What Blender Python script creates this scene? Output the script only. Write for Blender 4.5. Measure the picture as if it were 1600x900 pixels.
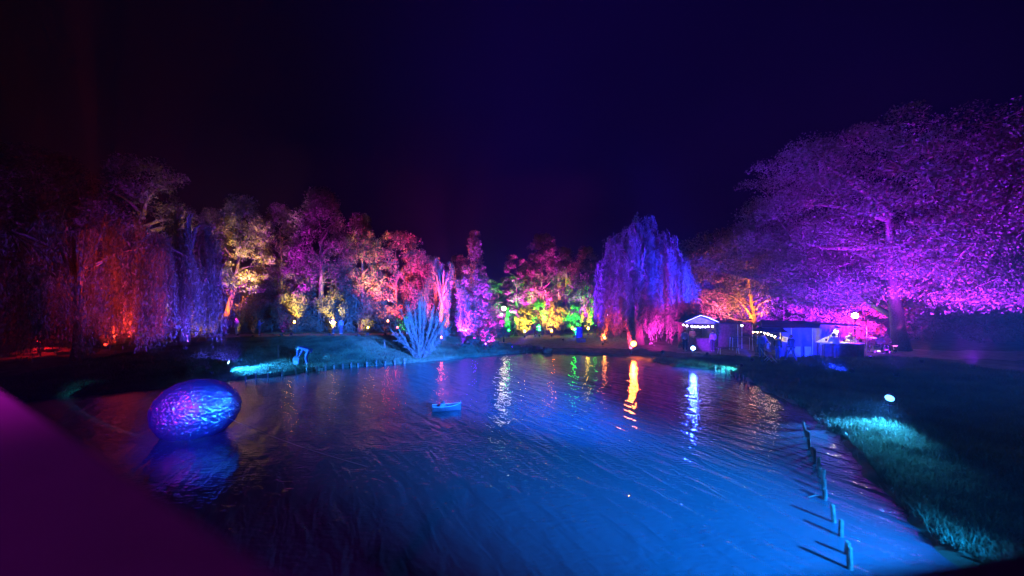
import bpy, math, random
import numpy as np
from mathutils import Vector, Matrix
R = math.radians
PI = math.pi
for o in list(bpy.data.objects): bpy.data.objects.remove(o)
SC = bpy.context.scene
COL = SC.collection

# ------------------------------------------------------------------ camera
CAMZ, F, HZ = 4.5, 600.0, 468.0          # eye height above the water, focal length in pixels of a 1600 px frame, horizon row
cd = bpy.data.cameras.new('camera'); cam = bpy.data.objects.new('camera', cd); COL.objects.link(cam)
cam.location = (0, 0, CAMZ); cam.rotation_euler = (R(90), 0, 0)
cd.sensor_width = 36; cd.lens = F/1600*36; cd.shift_y = (HZ-450)/1600
cd.clip_start = 0.05; cd.clip_end = 2000
cd.dof.use_dof = True; cd.dof.focus_distance = 22; cd.dof.aperture_fstop = 0.33
SC.camera = cam
# ------------------------------------------------------------------ sky and exposure
W = bpy.data.worlds.new('World'); SC.world = W; W.use_nodes = True
nt = W.node_tree; nt.nodes.clear()
def nd(t, typ, **k):
    n = t.nodes.new(typ)
    for a, b in k.items(): setattr(n, a, b)
    return n
wo = nd(nt, 'ShaderNodeOutputWorld'); bg = nd(nt, 'ShaderNodeBackground'); bg.inputs[1].default_value = 1.0
tc = nd(nt, 'ShaderNodeTexCoord'); sx = nd(nt, 'ShaderNodeSeparateXYZ')
nt.links.new(tc.outputs['Generated'], sx.inputs[0])
cr = nd(nt, 'ShaderNodeValToRGB')
ma = nd(nt, 'ShaderNodeMath', operation='MULTIPLY_ADD'); ma.inputs[1].default_value = 0.5; ma.inputs[2].default_value = 0.5
nt.links.new(sx.outputs[0], ma.inputs[0]); nt.links.new(ma.outputs[0], cr.inputs[0])
cr.color_ramp.elements[0].position = 0.12; cr.color_ramp.elements[0].color = (0.00081, 0.00054, 0.00297, 1)
cr.color_ramp.elements[1].position = 1.0; cr.color_ramp.elements[1].color = (0.00135, 0.0005, 0.01773, 1)
e = cr.color_ramp.elements.new(0.5); e.color = (0.00236, 0.0005, 0.02954, 1)
e = cr.color_ramp.elements.new(0.28); e.color = (0.00108, 0.0004, 0.00877, 1)
nz = nd(nt, 'ShaderNodeTexNoise'); nz.inputs['Scale'].default_value = 1.6; nz.inputs['Detail'].default_value = 3
nt.links.new(tc.outputs['Generated'], nz.inputs['Vector'])
mz = nd(nt, 'ShaderNodeMapRange'); mz.inputs[1].default_value = 0.25; mz.inputs[2].default_value = 0.75
mz.inputs[3].default_value = 0.65; mz.inputs[4].default_value = 1.3
nt.links.new(nz.outputs[0], mz.inputs[0])
mx = nd(nt, 'ShaderNodeVectorMath', operation='SCALE')
nt.links.new(cr.outputs[0], mx.inputs[0]); nt.links.new(mz.outputs[0], mx.inputs[3])
nt.links.new(mx.outputs[0], bg.inputs[0]); nt.links.new(bg.outputs[0], wo.inputs[0])
SC.view_settings.view_transform = 'Standard'; SC.view_settings.look = 'None'
SC.view_settings.exposure = 0; SC.view_settings.gamma = 1; SC.view_settings.use_curve_mapping = False

# ------------------------------------------------------------------ materials
MATS = {}
def mat(name, col, rough=0.8, metal=0.0, var=0.25, scale=6.0, bump=0.0, emit=None, estr=0, spec=0.3, trans=0.0):
    if name in MATS: return MATS[name]
    m = bpy.data.materials.new(name); m.use_nodes = True; t = m.node_tree; t.nodes.clear()
    out = nd(t, 'ShaderNodeOutputMaterial'); p = nd(t, 'ShaderNodeBsdfPrincipled')
    p.inputs['Roughness'].default_value = rough; p.inputs['Metallic'].default_value = metal
    p.inputs['Specular IOR Level'].default_value = spec
    tcn = nd(t, 'ShaderNodeTexCoord'); n = nd(t, 'ShaderNodeTexNoise'); n.inputs['Scale'].default_value = scale; n.inputs['Detail'].default_value = 5
    t.links.new(tcn.outputs['Object'], n.inputs['Vector'])
    rp = nd(t, 'ShaderNodeValToRGB')
    rp.color_ramp.elements[0].position = 0.3; rp.color_ramp.elements[1].position = 0.72
    rp.color_ramp.elements[0].color = tuple(c*(1-var) for c in col)+(1,)
    rp.color_ramp.elements[1].color = tuple(min(1, c*(1+var)) for c in col)+(1,)
    t.links.new(n.outputs[0], rp.inputs[0]); t.links.new(rp.outputs[0], p.inputs['Base Color'])
    if emit:
        p.inputs['Emission Color'].default_value = tuple(emit)+(1,); p.inputs['Emission Strength'].default_value = estr
    if bump:
        b = nd(t, 'ShaderNodeBump'); b.inputs['Strength'].default_value = bump; b.inputs['Distance'].default_value = 0.03
        t.links.new(n.outputs[0], b.inputs['Height']); t.links.new(b.outputs[0], p.inputs['Normal'])
    if trans:
        tr = nd(t, 'ShaderNodeBsdfTranslucent'); mxs = nd(t, 'ShaderNodeMixShader'); mxs.inputs[0].default_value = trans
        t.links.new(rp.outputs[0], tr.inputs[0]); t.links.new(p.outputs[0], mxs.inputs[1]); t.links.new(tr.outputs[0], mxs.inputs[2])
        t.links.new(mxs.outputs[0], out.inputs[0])
    else:
        t.links.new(p.outputs[0], out.inputs[0])
    MATS[name] = m
    return m
M_LEAF = mat('leaf_green', (0.10, 0.12, 0.075), 0.6, var=0.5, scale=0.9, trans=0.25, spec=0.35)
M_LEAFD = mat('leaf_dark', (0.065, 0.085, 0.06), 0.6, var=0.5, scale=1.2, trans=0.2)
M_LEAFP = mat('leaf_pale', (0.12, 0.125, 0.10), 0.6, var=0.4, scale=0.8, trans=0.3)
M_BARK = mat('bark', (0.10, 0.085, 0.07), 0.9, var=0.4, scale=12, bump=0.6)
M_WOOD = mat('weathered_wood', (0.12, 0.095, 0.075), 0.85, var=0.4, scale=9, bump=0.5)
M_GRASSB = mat('grass_blade', (0.07, 0.11, 0.05), 0.7, var=0.5, scale=0.7, trans=0.2)
M_BLACK = mat('black_metal', (0.03, 0.03, 0.035), 0.45, 0.4, scale=20)
M_STONE = mat('stone', (0.16, 0.15, 0.14), 0.9, var=0.4, scale=5, bump=0.8)
M_PATH = mat('gravel_path', (0.20, 0.165, 0.13), 0.95, var=0.3, scale=3.0, bump=0.4)
M_GROUND = mat('grass_ground', (0.05, 0.085, 0.042), 0.95, var=0.55, scale=1.6, bump=0.9)

# ------------------------------------------------------------------ mesh helpers
def np_mesh(name, V, Fq, mt, smooth=False):
    """V (n,3), Fq (m,k) constant-size faces"""
    V = np.asarray(V, dtype=np.float32); Fq = np.asarray(Fq, dtype=np.int32); k = Fq.shape[1]
    me = bpy.data.meshes.new(name)
    me.vertices.add(len(V)); me.vertices.foreach_set('co', V.ravel())
    me.loops.add(Fq.size); me.loops.foreach_set('vertex_index', Fq.ravel())
    me.polygons.add(len(Fq)); me.polygons.foreach_set('loop_start', np.arange(0, Fq.size, k, dtype=np.int32))
    me.polygons.foreach_set('loop_total', np.full(len(Fq), k, dtype=np.int32))
    if smooth: me.polygons.foreach_set('use_smooth', np.ones(len(Fq), dtype=bool))
    me.materials.append(mt); me.update(); me.validate()
    return me
def tag(o, label=None, cat=None, group=None, kind=None):
    if label: o['label'] = label
    if cat: o['category'] = cat
    if group: o['group'] = group
    if kind: o['kind'] = kind
    return o
def link(name, me, parent=None, loc=None):
    o = bpy.data.objects.new(name, me); COL.objects.link(o)
    if parent: o.parent = parent
    if loc is not None: o.location = loc
    return o
def empty(name, loc, rz=0, label=None, cat=None, group=None):
    o = bpy.data.objects.new(name, None); COL.objects.link(o); o.location = loc; o.rotation_euler = (0, 0, rz)
    o.empty_display_size = 0.2
    return tag(o, label, cat, group)
def copy_tree(o, parent=None):
    c = o.copy(); COL.objects.link(c)
    if parent: c.parent = parent; c.matrix_parent_inverse = o.matrix_parent_inverse.copy()
    for ch in list(o.children): copy_tree(ch, c)
    return c
class MB:
    def __init__(s): s.v = []; s.f = []
    def add(s, vs, fs):
        b = len(s.v); s.v += [tuple(v) for v in vs]; s.f += [tuple(i+b for i in f) for f in fs]; return s
    def box(s, c, d, rz=0, rx=0, ry=0, bev=0.0):
        x, y, z = d[0]/2, d[1]/2, d[2]/2
        m = Matrix.Rotation(rz, 3, 'Z') @ Matrix.Rotation(ry, 3, 'Y') @ Matrix.Rotation(rx, 3, 'X')
        if bev > 0:
            b = min(bev, x*.9, y*.9, z*.9); vs = []
            for (zz, ix) in ((-z, b), (-z+b, 0), (z-b, 0), (z, b)):
                for (a, q) in ((-1, -1), (1, -1), (1, 1), (-1, 1)): vs.append(m @ Vector((a*(x-ix), q*(y-ix), zz)) + Vector(c))
            fs = [(3, 2, 1, 0), (12, 13, 14, 15)]
            for r in range(3):
                for k in range(4): fs.append((r*4+k, r*4+(k+1) % 4, r*4+4+(k+1) % 4, r*4+4+k))
            return s.add(vs, fs)
        vs = [m @ Vector((a*x, b*y, q*z)) + Vector(c) for q in (-1, 1) for (a, b) in ((-1, -1), (1, -1), (1, 1), (-1, 1))]
        return s.add(vs, [(3, 2, 1, 0), (4, 5, 6, 7), (0, 1, 5, 4), (1, 2, 6, 5), (2, 3, 7, 6), (3, 0, 4, 7)])
    def tube(s, pts, rad, n=8, cap=True):
        pts = [Vector(p) for p in pts]
        if not hasattr(rad, '__len__'): rad = [rad]*len(pts)
        vs = []; fs = []; ref = None
        for i, p in enumerate(pts):
            d = (pts[min(i+1, len(pts)-1)] - pts[max(i-1, 0)]).normalized()
            if ref is None: ref = d.orthogonal().normalized()
            u = (ref - d*ref.dot(d)); u = u.normalized() if u.length > 1e-5 else d.orthogonal().normalized(); ref = u
            w = d.cross(u)
            for k in range(n):
                a = 2*PI*k/n; vs.append(p + (u*math.cos(a) + w*math.sin(a))*rad[i])
        for i in range(len(pts)-1):
            for k in range(n): fs.append((i*n+k, i*n+(k+1) % n, (i+1)*n+(k+1) % n, (i+1)*n+k))
        if cap: fs += [tuple(range(n-1, -1, -1)), tuple((len(pts)-1)*n+k for k in range(n))]
        return s.add(vs, fs)
    def lathe(s, prof, c=(0, 0, 0), n=16, m=None):
        vs = []; fs = []
        for r, z in prof:
            for k in range(n):
                a = 2*PI*k/n; v = Vector((r*math.cos(a), r*math.sin(a), z))
                if m: v = m @ v
                vs.append(v + Vector(c))
        for i in range(len(prof)-1):
            for k in range(n): fs.append((i*n+k, i*n+(k+1) % n, (i+1)*n+(k+1) % n, (i+1)*n+k))
        fs += [tuple(range(n-1, -1, -1)), tuple((len(prof)-1)*n+k for k in range(n))]
        return s.add(vs, fs)
    def ball(s, c, r, n=12, sc=(1, 1, 1)):
        prof = [(max(1e-4, math.sin(PI*i/8))*r, -math.cos(PI*i/8)*r) for i in range(9)]
        return s.lathe(prof, c, n, Matrix.Diagonal(sc))
    def mesh(s, name, mt, smooth=False):
        me = bpy.data.meshes.new(name); me.from_pydata(s.v, [], s.f); me.materials.append(mt)
        if smooth: me.polygons.foreach_set('use_smooth', np.ones(len(me.polygons), dtype=bool))
        me.update(); return me
    def obj(s, name, mt, parent=None, loc=None, smooth=False): return link(name, s.mesh(name, mt, smooth), parent, loc)

# ------------------------------------------------------------------ the lie of the land
POND = np.array([(-23, 16.2), (-18.75, 18.8), (-16.8, 20.3), (-15.2, 21.8), (-13.5, 23.0), (-11.8, 25.0), (-7.2, 27.0), (-4.8, 28.7), (-2, 30.6), (0, 31.8), (1.6, 32.6), (3.7, 31.9),
                 (7.7, 30.9), (9.6, 28.8), (11.1, 25.9), (12.9, 24.3), (13.2, 22.2), (12.3, 18.6), (12.1, 16.6), (11.6, 14.8), (10.7, 12.9), (9.95, 11.2), (9.1, 9.8), (8.3, 8.3),
                 (7.6, 7.0), (7.8, 3), (9, -2), (8, -14), (-20, -14), (-27, -4), (-27, 8)])
def sdist(X, Y):
    X = np.asarray(X, float); Y = np.asarray(Y, float)
    d = np.full(X.shape, 1e9); inside = np.zeros(X.shape, bool); n = len(POND)
    for i in range(n):
        ax, ay = POND[i]; bx, by = POND[(i+1) % n]
        ex, ey = bx-ax, by-ay; wx, wy = X-ax, Y-ay
        t = np.clip((wx*ex+wy*ey)/(ex*ex+ey*ey), 0, 1)
        d = np.minimum(d, np.hypot(wx-ex*t, wy-ey*t))
        c = ((ay > Y) != (by > Y)) & (X < (bx-ax)*(Y-ay)/((by-ay) if by != ay else 1e-9)+ax)
        inside ^= c
    return np.where(inside, -d, d)
def sm(t): t = np.clip(t, 0, 1); return t*t*(3-2*t)
def height(X, Y):
    X = np.asarray(X, float); Y = np.asarray(Y, float)
    s = sdist(X, Y); s = s + np.where(np.abs(s) < 3, .16*np.sin(X*2.1+1.3*np.sin(Y*1.7))*np.cos(Y*2.6+X) + .09*np.sin(X*5.3-Y*4.1), 0)
    A = 0.06 + 0.72*sm((-X-1)/7) + 0.52*sm((X-6.5)/5)
    n = 0.035*np.sin(X*1.7+np.sin(Y*1.1)*1.3)*np.cos(Y*1.3+X*.4) + 0.02*np.sin(X*4.1+Y*2.7)
    out = 0.16*sm(s/0.35) + A*sm((s-0.2)/10.0) + n*sm(s/2)
    ins = -0.1 - 0.5*sm(-s/1.5)
    return np.where(s > 0, out-0.02, ins)
def gz(x, y): return float(height(np.array([x]), np.array([y]))[0])
def X(px, Y): return (px-800)/F*Y
def Z(py, Y): return CAMZ-(py-HZ)/F*Y
def on(px, Y): x = X(px, Y); return (x, Y, gz(x, Y))
def ground_px(px, py):
    """where the sight line of a picture point meets the ground or water"""
    for k in range(4000):
        Y = 4+k*0.02; z = Z(py, Y)
        if z <= max(0, gz(X(px, Y), Y)): break
    return (X(px, Y), Y, max(0, gz(X(px, Y), Y)))
def axis(a, b, step, far_a, far_b, g=1.25):
    c = list(np.arange(a, b, step)); s = step; lo = []; v = a
    while v > far_a: s *= g; v -= s; lo.append(v)
    s = step; v = c[-1]; hi = []
    while v < far_b: s *= g; v += s; hi.append(v)
    return np.array(lo[::-1]+c+hi)
gx = axis(-34, 36, 0.22, -600, 600); gy = axis(3, 58, 0.26, -120, 900)
GX, GY = np.meshgrid(gx, gy, indexing='ij'); GZ = height(GX, GY)
PATHS = [((-80, 34, 2.2), (-24, 38.3, 1.6), (-8, 40.4, 1.6), (0, 41.5, 3.5), (5, 40.5, 6.0), (10, 39.5, 5.5), (14, 34.5, 3.5), (17, 30.2, 2.6), (24, 27.6, 2.6), (34, 26, 2.2), (70, 25, 2.2))]
def path_dist(X_, Y_):
    d = np.full(X_.shape, 1e9)
    for pl in PATHS:
        for a, b in zip(pl[:-1], pl[1:]):
            ex, ey = b[0]-a[0], b[1]-a[1]; t = np.clip(((X_-a[0])*ex+(Y_-a[1])*ey)/(ex*ex+ey*ey), 0, 1)
            d = np.minimum(d, np.hypot(X_-a[0]-ex*t, Y_-a[1]-ey*t)-(a[2]+(b[2]-a[2])*t))
    return d
nx, ny = len(gx), len(gy)
idx = np.arange(nx*ny).reshape(nx, ny)
quads = np.stack([idx[:-1, :-1], idx[1:, :-1], idx[1:, 1:], idx[:-1, 1:]], -1).reshape(-1, 4)
V = np.stack([GX, GY, GZ], -1).reshape(-1, 3)
cx = V[quads].mean(1); pd = path_dist(cx[:, 0], cx[:, 1]) + 0.25*np.sin(cx[:, 0]*2.3)*np.cos(cx[:, 1]*1.9)
isp = (pd < 0) & (sdist(cx[:, 0], cx[:, 1]) > 1.5)
def sub(q):
    u, inv = np.unique(q, return_inverse=True); return V[u], inv.reshape(-1, 4)
v, f = sub(quads[~isp]); tag(link('ground', np_mesh('ground', v, f, M_GROUND, True)), kind='structure')
v, f = sub(quads[isp]); tag(link('path', np_mesh('path', v, f, M_PATH, True)), kind='structure')

# ------------------------------------------------------------------ water: murky, rippled by real waves
def water_material():
    m = bpy.data.materials.new('pond_water'); m.use_nodes = True; t = m.node_tree; t.nodes.clear()
    out = nd(t, 'ShaderNodeOutputMaterial'); p = nd(t, 'ShaderNodeBsdfPrincipled')
    p.inputs['Base Color'].default_value = (0.03, 0.055, 0.07, 1); p.inputs['Roughness'].default_value = 0.05
    p.inputs['IOR'].default_value = 1.33; p.inputs['Specular IOR Level'].default_value = 0.5
    tcn = nd(t, 'ShaderNodeTexCoord')
    mp = nd(t, 'ShaderNodeMapping'); mp.inputs['Scale'].default_value = (0.34, 1.15, 1)
    mr_ = nd(t, 'ShaderNodeMapping'); mr_.inputs['Rotation'].default_value = (0, 0, R(60)); t.links.new(tcn.outputs['Object'], mr_.inputs[0]); t.links.new(mr_.outputs[0], mp.inputs[0])
    n1 = nd(t, 'ShaderNodeTexNoise'); n1.inputs['Scale'].default_value = 2.1; n1.inputs['Detail'].default_value = 2.5; n1.inputs['Distortion'].default_value = 0.5
    t.links.new(mp.outputs[0], n1.inputs['Vector'])
    mp2 = nd(t, 'ShaderNodeMapping'); mp2.inputs['Rotation'].default_value = (0, 0, R(-14)); mp2.inputs['Scale'].default_value = (0.7, 1.6, 1)
    t.links.new(tcn.outputs['Object'], mp2.inputs[0])
    n2 = nd(t, 'ShaderNodeTexNoise'); n2.inputs['Scale'].default_value = 6.5; n2.inputs['Detail'].default_value = 2
    t.links.new(mp2.outputs[0], n2.inputs['Vector'])
    b1 = nd(t, 'ShaderNodeBump'); b1.inputs['Strength'].default_value = 1.0; b1.inputs['Distance'].default_value = 0.05
    b2 = nd(t, 'ShaderNodeBump'); b2.inputs['Strength'].default_value = 1.0; b2.inputs['Distance'].default_value = 0.014
    nc = nd(t, 'ShaderNodeTexNoise'); nc.inputs['Scale'].default_value = .16; nc.inputs['Detail'].default_value = 3; t.links.new(tcn.outputs['Object'], nc.inputs['Vector'])
    mc = nd(t, 'ShaderNodeMapRange'); mc.inputs[1].default_value = .38; mc.inputs[2].default_value = .62; mc.inputs[3].default_value = .55; mc.inputs[4].default_value = 1.3; t.links.new(nc.outputs[0], mc.inputs[0]); t.links.new(mc.outputs[0], b2.inputs['Strength'])
    t.links.new(n1.outputs[0], b1.inputs['Height']); t.links.new(n2.outputs[0], b2.inputs['Height'])
    t.links.new(b1.outputs[0], b2.inputs['Normal']); t.links.new(b2.outputs[0], p.inputs['Normal'])
    t.links.new(p.outputs[0], out.inputs[0]); return m
M_WATER = water_material()
wx = np.arange(-30, 15, 0.5); wy = np.arange(-16, 34.5, 0.5)
WX, WY = np.meshgrid(wx, wy, indexing='ij')
wi = np.arange(WX.size).reshape(WX.shape); wq = np.stack([wi[:-1, :-1], wi[1:, :-1], wi[1:, 1:], wi[:-1, 1:]], -1).reshape(-1, 4)
WV = np.stack([WX, WY, 0*WX], -1).reshape(-1, 3); wc = WV[wq].mean(1)
keep = sdist(wc[:, 0], wc[:, 1]) < 0.6
u, inv = np.unique(wq[keep], return_inverse=True)
tag(link('pond_water', np_mesh('pond_water', WV[u], inv.reshape(-1, 4), M_WATER, True)), kind='structure')

# ------------------------------------------------------------------ grass
def blades(name, P, h, w, lean, seed):
    r = np.random.default_rng(seed); n = len(P)
    a = r.uniform(0, 2*PI, n); hh = h*r.uniform(.5, 1.3, n); dx = np.cos(a)*w; dy = np.sin(a)*w
    la = r.uniform(0, 2*PI, n); l = lean*r.uniform(0, 1, n)*hh
    b0 = P-np.stack([dx, dy, 0*dx], -1)/2; b1 = P+np.stack([dx, dy, 0*dx], -1)/2
    tp = P+np.stack([np.cos(la)*l, np.sin(la)*l, hh], -1)
    Vv = np.stack([b0, b1, tp], 1).reshape(-1, 3)
    o = link(name, np_mesh(name, Vv, np.arange(3*n).reshape(-1, 3), M_GRASSB)); return o
def scatter(n, x0, x1, y0, y1, seed, cond):
    r = np.random.default_rng(seed); x = r.uniform(x0, x1, n); y = r.uniform(y0, y1, n)
    s = sdist(x, y); pdn = path_dist(x, y); k = cond(x, y, s, pdn); x, y = x[k], y[k]
    return np.stack([x, y, height(x, y)-0.01], -1)
P = scatter(300000, -26, 3, 17, 41, 1, lambda x, y, s, p: (s > 0.1) & (p > 0.1))
tag(blades('lawn_grass', P, 0.11, 0.035, 0.7, 2), 'short blue lit lawn grass sloping to the left shore', 'grass', kind='stuff')
P = scatter(270000, 7, 26, 2, 28, 3, lambda x, y, s, p: (s > 0.15) & (p > 0.1) & (x/np.maximum(y, .1) < 1.8))
tag(blades('bank_grass', P, 0.17, 0.035, 1.0, 4), 'rough tufted grass on the right hand bank', 'grass', kind='stuff')
P = scatter(15000, -26, 14, 5, 34, 5, lambda x, y, s, p: (s > 0.0) & (s < 0.5) & (np.sin(x*3)+np.cos(y*4.1) > 0.3))
tag(blades('shore_sedge', P, 0.32, 0.03, 0.9, 6), 'longer sedge tufts along the water edge', 'sedge', kind='stuff')

# ------------------------------------------------------------------ plants
def leaf_quads(C, L, Wd, seed, droop=0.0, T=None):
    r = np.random.default_rng(seed); n = len(C)
    t = r.normal(size=(n, 3)) if T is None else T + r.normal(size=(n, 3))*0.35
    t[:, 2] -= droop; t /= np.linalg.norm(t, axis=1)[:, None]+1e-9
    q = r.normal(size=(n, 3)); b = np.cross(t, q); b /= np.linalg.norm(b, axis=1)[:, None]+1e-9
    s = r.uniform(.6, 1.4, (n, 1)); l = t*L*s/2; w = b*Wd*s/2
    V = np.stack([C-l, C+w-l*.1, C+l, C-w-l*.1], 1).reshape(-1, 3)
    return V, np.arange(4*n).reshape(-1, 4)
def bend(a, b, r, k=5, sag=0.12):
    a = np.array(a, float); b = np.array(b, float); L = np.linalg.norm(b-a); o = r.normal(size=3)*L*sag
    return [a+(b-a)*t+o*math.sin(PI*t)*0.6 for t in np.linspace(0, 1, k)]
def broadleaf(seed, h, rad, n_leaf=12000, leaf=0.2, lean=(0, 0), base=0.22, shape='round', clumps=80, tr=None, flat=0.6, cs=1.0):
    """returns trunk mesh and crown mesh; origin at the foot"""
    r = np.random.default_rng(seed); tr = tr or h*0.022
    top = np.array([lean[0], lean[1], h*0.8]); mb = MB()
    tp = bend((0, 0, -0.2), top, r, 8, 0.03); tp[0] = np.array([0, 0, -0.2])
    mb.tube(tp, [tr*1.35]+[tr*(1-.85*i/7) for i in range(1, 8)], 9)
    samples = [np.array(p) for p in tp[3:]]
    c0 = np.array([lean[0]*.9, lean[1]*.9, h*(1+base)/2]); rz = h*(1-base)/2
    def env(u):   # radius factor at relative height -1..1
        if shape == 'round': return math.sqrt(max(0, 1-u*u*.92))
        if shape == 'cone': return max(0.08, (1-u)/2*1.05)
        if shape == 'column': return 0.55+0.45*math.sqrt(max(0, 1-u*u))
        return math.sqrt(max(0, 1-(u*.9)**2))*(0.75-0.25*u)
    nl = 9 if shape != 'cone' else 12
    for i in range(nl):
        a = 2*PI*i/nl*1.62+r.uniform(-.3, .3); u = r.uniform(-.7, .75)
        e_ = c0+np.array([math.cos(a)*rad*env(u)*.75, math.sin(a)*rad*env(u)*.75, u*rz])
        zst = max(h*base*.75, min(h*.75, e_[2]-rad*.5*r.uniform(.5, 1.1)))
        t_ = zst/(h*.8); s_ = np.array([top[0]*t_, top[1]*t_, zst])
        pts = bend(s_, e_, r, 6, .12); mb.tube(pts, [tr*.5*(1-.8*k/5) for k in range(6)], 6)
        samples += [np.array(p) for p in pts[1:]]
    S = np.array(samples); SL = [len(S)]; S = np.concatenate([S, np.full((clumps*3, 3), 1e6)]); C = []; per = n_leaf//clumps
    for i in range(clumps):
        u = r.uniform(-1, 1); a = r.uniform(0, 2*PI); q = env(u)*rad*math.sqrt(r.uniform(.25, 1))*r.uniform(.85, 1.1)
        c = c0+np.array([math.cos(a)*q, math.sin(a)*q, u*rz*.93])
        j = int(np.argmin(((S-c)**2).sum(1)))
        bp_ = bend(S[j], c, r, 4, .15); mb.tube(bp_, [tr*.11, tr*.085, tr*.06, tr*.02], 4, cap=False)
        S[SL[0]:SL[0]+3] = bp_[1:]; SL[0] += 3
        cr_ = cs*rad*r.uniform(.16, .32)*(1.0 if shape != 'cone' else .8)
        g = r.normal(size=(per, 3)); g /= np.linalg.norm(g, axis=1)[:, None]; g *= (r.uniform(0, 1, (per, 1))**.45)*cr_
        g[:, 2] *= flat; g[:, 2] -= 0.25*(g[:, 0]**2+g[:, 1]**2)/cr_
        C.append(c+g)
    V, Fq = leaf_quads(np.concatenate(C), leaf, leaf*.55, seed+1, droop=.35)
    return mb, V, Fq
def willow(seed, h, rad, strands=420, step=0.16, leaf=0.2, low=0.4, lean=(0, 0), lw=0.06):
    r = np.random.default_rng(seed); mb = MB(); tr = h*.028
    top = np.array([lean[0], lean[1], h*.62])
    mb.tube(bend((0, 0, -.2), top, r, 6, .04), [tr*1.3, tr*1.1, tr, tr*.9, tr*.75, tr*.5], 9)
    C = []; T = []; SV = []; SF = []
    limbs = []
    for i in range(13):
        a = i*2.4+r.uniform(-.3, .3); q = rad*r.uniform(.25, .85); hz = h*(1-.30*(q/rad)**2)*r.uniform(.82, .97)
        e_ = np.array([lean[0]+math.cos(a)*q, lean[1]+math.sin(a)*q, hz])
        s_ = top*r.uniform(.55, .98); mid = (s_+e_)/2; mid[2] = max(s_[2], e_[2]*.95)
        pts = [s_, s_*.5+mid*.5, mid, mid*.4+e_*.6+np.array([0, 0, .1]), e_]
        mb.tube(pts, [tr*.5, tr*.4, tr*.3, tr*.2, tr*.08], 6); limbs.append(pts)
    LP = np.array([p for l in limbs for p in l[2:]])
    nb = max(12, strands//17)
    for b_i in range(nb):
        a0 = r.uniform(0, 2*PI); q0 = rad*math.sqrt(r.uniform(0.02, 1))*(1+.14*math.sin(a0*4+seed))
        zt = max(h*.5, h*(1-.40*(q0/rad)**2.2)*r.uniform(.84, 1.0)); br = r.uniform(.18, .42)*(rad/3.3)**.5
        dirn = np.array([math.cos(a0), math.sin(a0), 0]); pb = np.array([lean[0], lean[1], zt])+dirn*q0
        zb = low*h*r.uniform(.0, 1.25) if q0 > rad*.42 else zt-h*r.uniform(.15, .5)
        j = int(np.argmin(((LP-pb)**2).sum(1)))
        mb.tube([LP[j], (LP[j]+pb)/2+np.array([0, 0, .25]), pb], [tr*.13, tr*.09, tr*.04], 5, cap=False)
        sw0 = r.normal(size=3)*.10
        for i in range(17):
            off = r.normal(size=3)*br*.5; p0 = pb+off+np.array([0, 0, .1]); z1 = p0[2]; z0 = max(.15, zb+abs(r.normal())*.12*(z1-zb)); z0 = min(z0, z1-.5)
            sway = sw0+r.normal(size=3)*.05; k = max(4, int((z1-z0)/step)); tt = np.linspace(0, 1, k)[:, None]
            pts = p0+dirn*(1-np.exp(-tt*4))*.4+sway*tt*1.5-dirn*tt*tt*.15+np.array([0, 0, -1])*tt*(z1-z0)+np.sin(tt*PI)*np.array([0, 0, .1])+r.normal(size=(k, 3))*.03
            C.append(pts+r.normal(size=(k, 3))*.05); T.append(np.repeat((sway*.5+np.array([0, 0, -1]))[None], k, 0))
            w = .007; b = len(SV); sel = pts[::3]
            for p in sel: SV.append(p+np.array([w, 0, 0])); SV.append(p-np.array([w, 0, 0]))
            for m_ in range(len(sel)-1): SF.append((b+2*m_, b+2*m_+1, b+2*m_+3, b+2*m_+2))
    V, Fq = leaf_quads(np.concatenate(C), leaf, lw, seed+1, T=np.concatenate(T))
    n0 = len(V); V = np.concatenate([V, np.array(SV)]); Fq = np.concatenate([Fq, np.array(SF)+n0])
    return mb, V, Fq
def bush(seed, h, rad, n_leaf=4000, leaf=0.14, shape='round', clumps=40):
    return broadleaf(seed, h, rad, n_leaf, leaf, base=0.02, shape=shape, clumps=clumps, tr=h*.02, flat=.85)
def plant(name, gen, loc, label, cat, group=None, mt=None, rz=0, sc=1, crown='crown'):
    mb, V, Fq = gen
    t = empty(name, loc, rz, label, cat, group); t.scale = (sc, sc, sc)
    mb.obj('trunk' if cat in ('tree', 'willow') else 'stems', M_BARK, t, smooth=True)
    link(crown, np_mesh(crown, V, Fq, mt or M_LEAF), t); return t
def replant(src, loc, label, rz, sc, group=None):
    c = copy_tree(src); c.location = loc; c.rotation_euler = (0, 0, rz); c.scale = sc if hasattr(sc, '__len__') else (sc, sc, sc)
    c['label'] = label
    if group: c['group'] = group
    return c
def hgt(px, py, Y): x, y, z = on(px, Y); return Z(py, Y)-z     # height of a plant whose tip shows at row py
def rd(w, Y): return w/2*Y/F
# --- left group
WG = 'weeping willows round the pond'; TG = 'trees lit by coloured floodlights'; BG = 'bushes lit from below'
plant('willow_tree', willow(11, hgt(130, 322, 23.5), 6.6, 1150, .17, .2, low=.12), on(120, 23.5), 'red and violet weeping willow trailing to the grass at far left', 'willow', WG, M_LEAF)
plant('willow_tree', willow(12, hgt(285, 318, 30), 2.6, 420, .15, .19, low=.12), on(288, 30), 'dull violet weeping willow with strands over the picnic table', 'willow', WG, M_LEAFD)
plant('tall_tree', broadleaf(21, hgt(385, 305, 40), rd(110, 40), 22000, .19, lean=(2.3, 0), base=.3, tr=.36, clumps=190, shape='egg', cs=.72, flat=.85), on(345, 40), 'tree with a leaning orange lit trunk and amber leaves', 'tree', TG)
d1 = plant('tall_tree', broadleaf(22, hgt(232, 246, 45), rd(150, 45), 20000, .24, clumps=170, base=.12, cs=.75, flat=.8), on(225, 45), 'dark tree towering behind the left willows', 'tree', TG, M_LEAFD)
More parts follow.
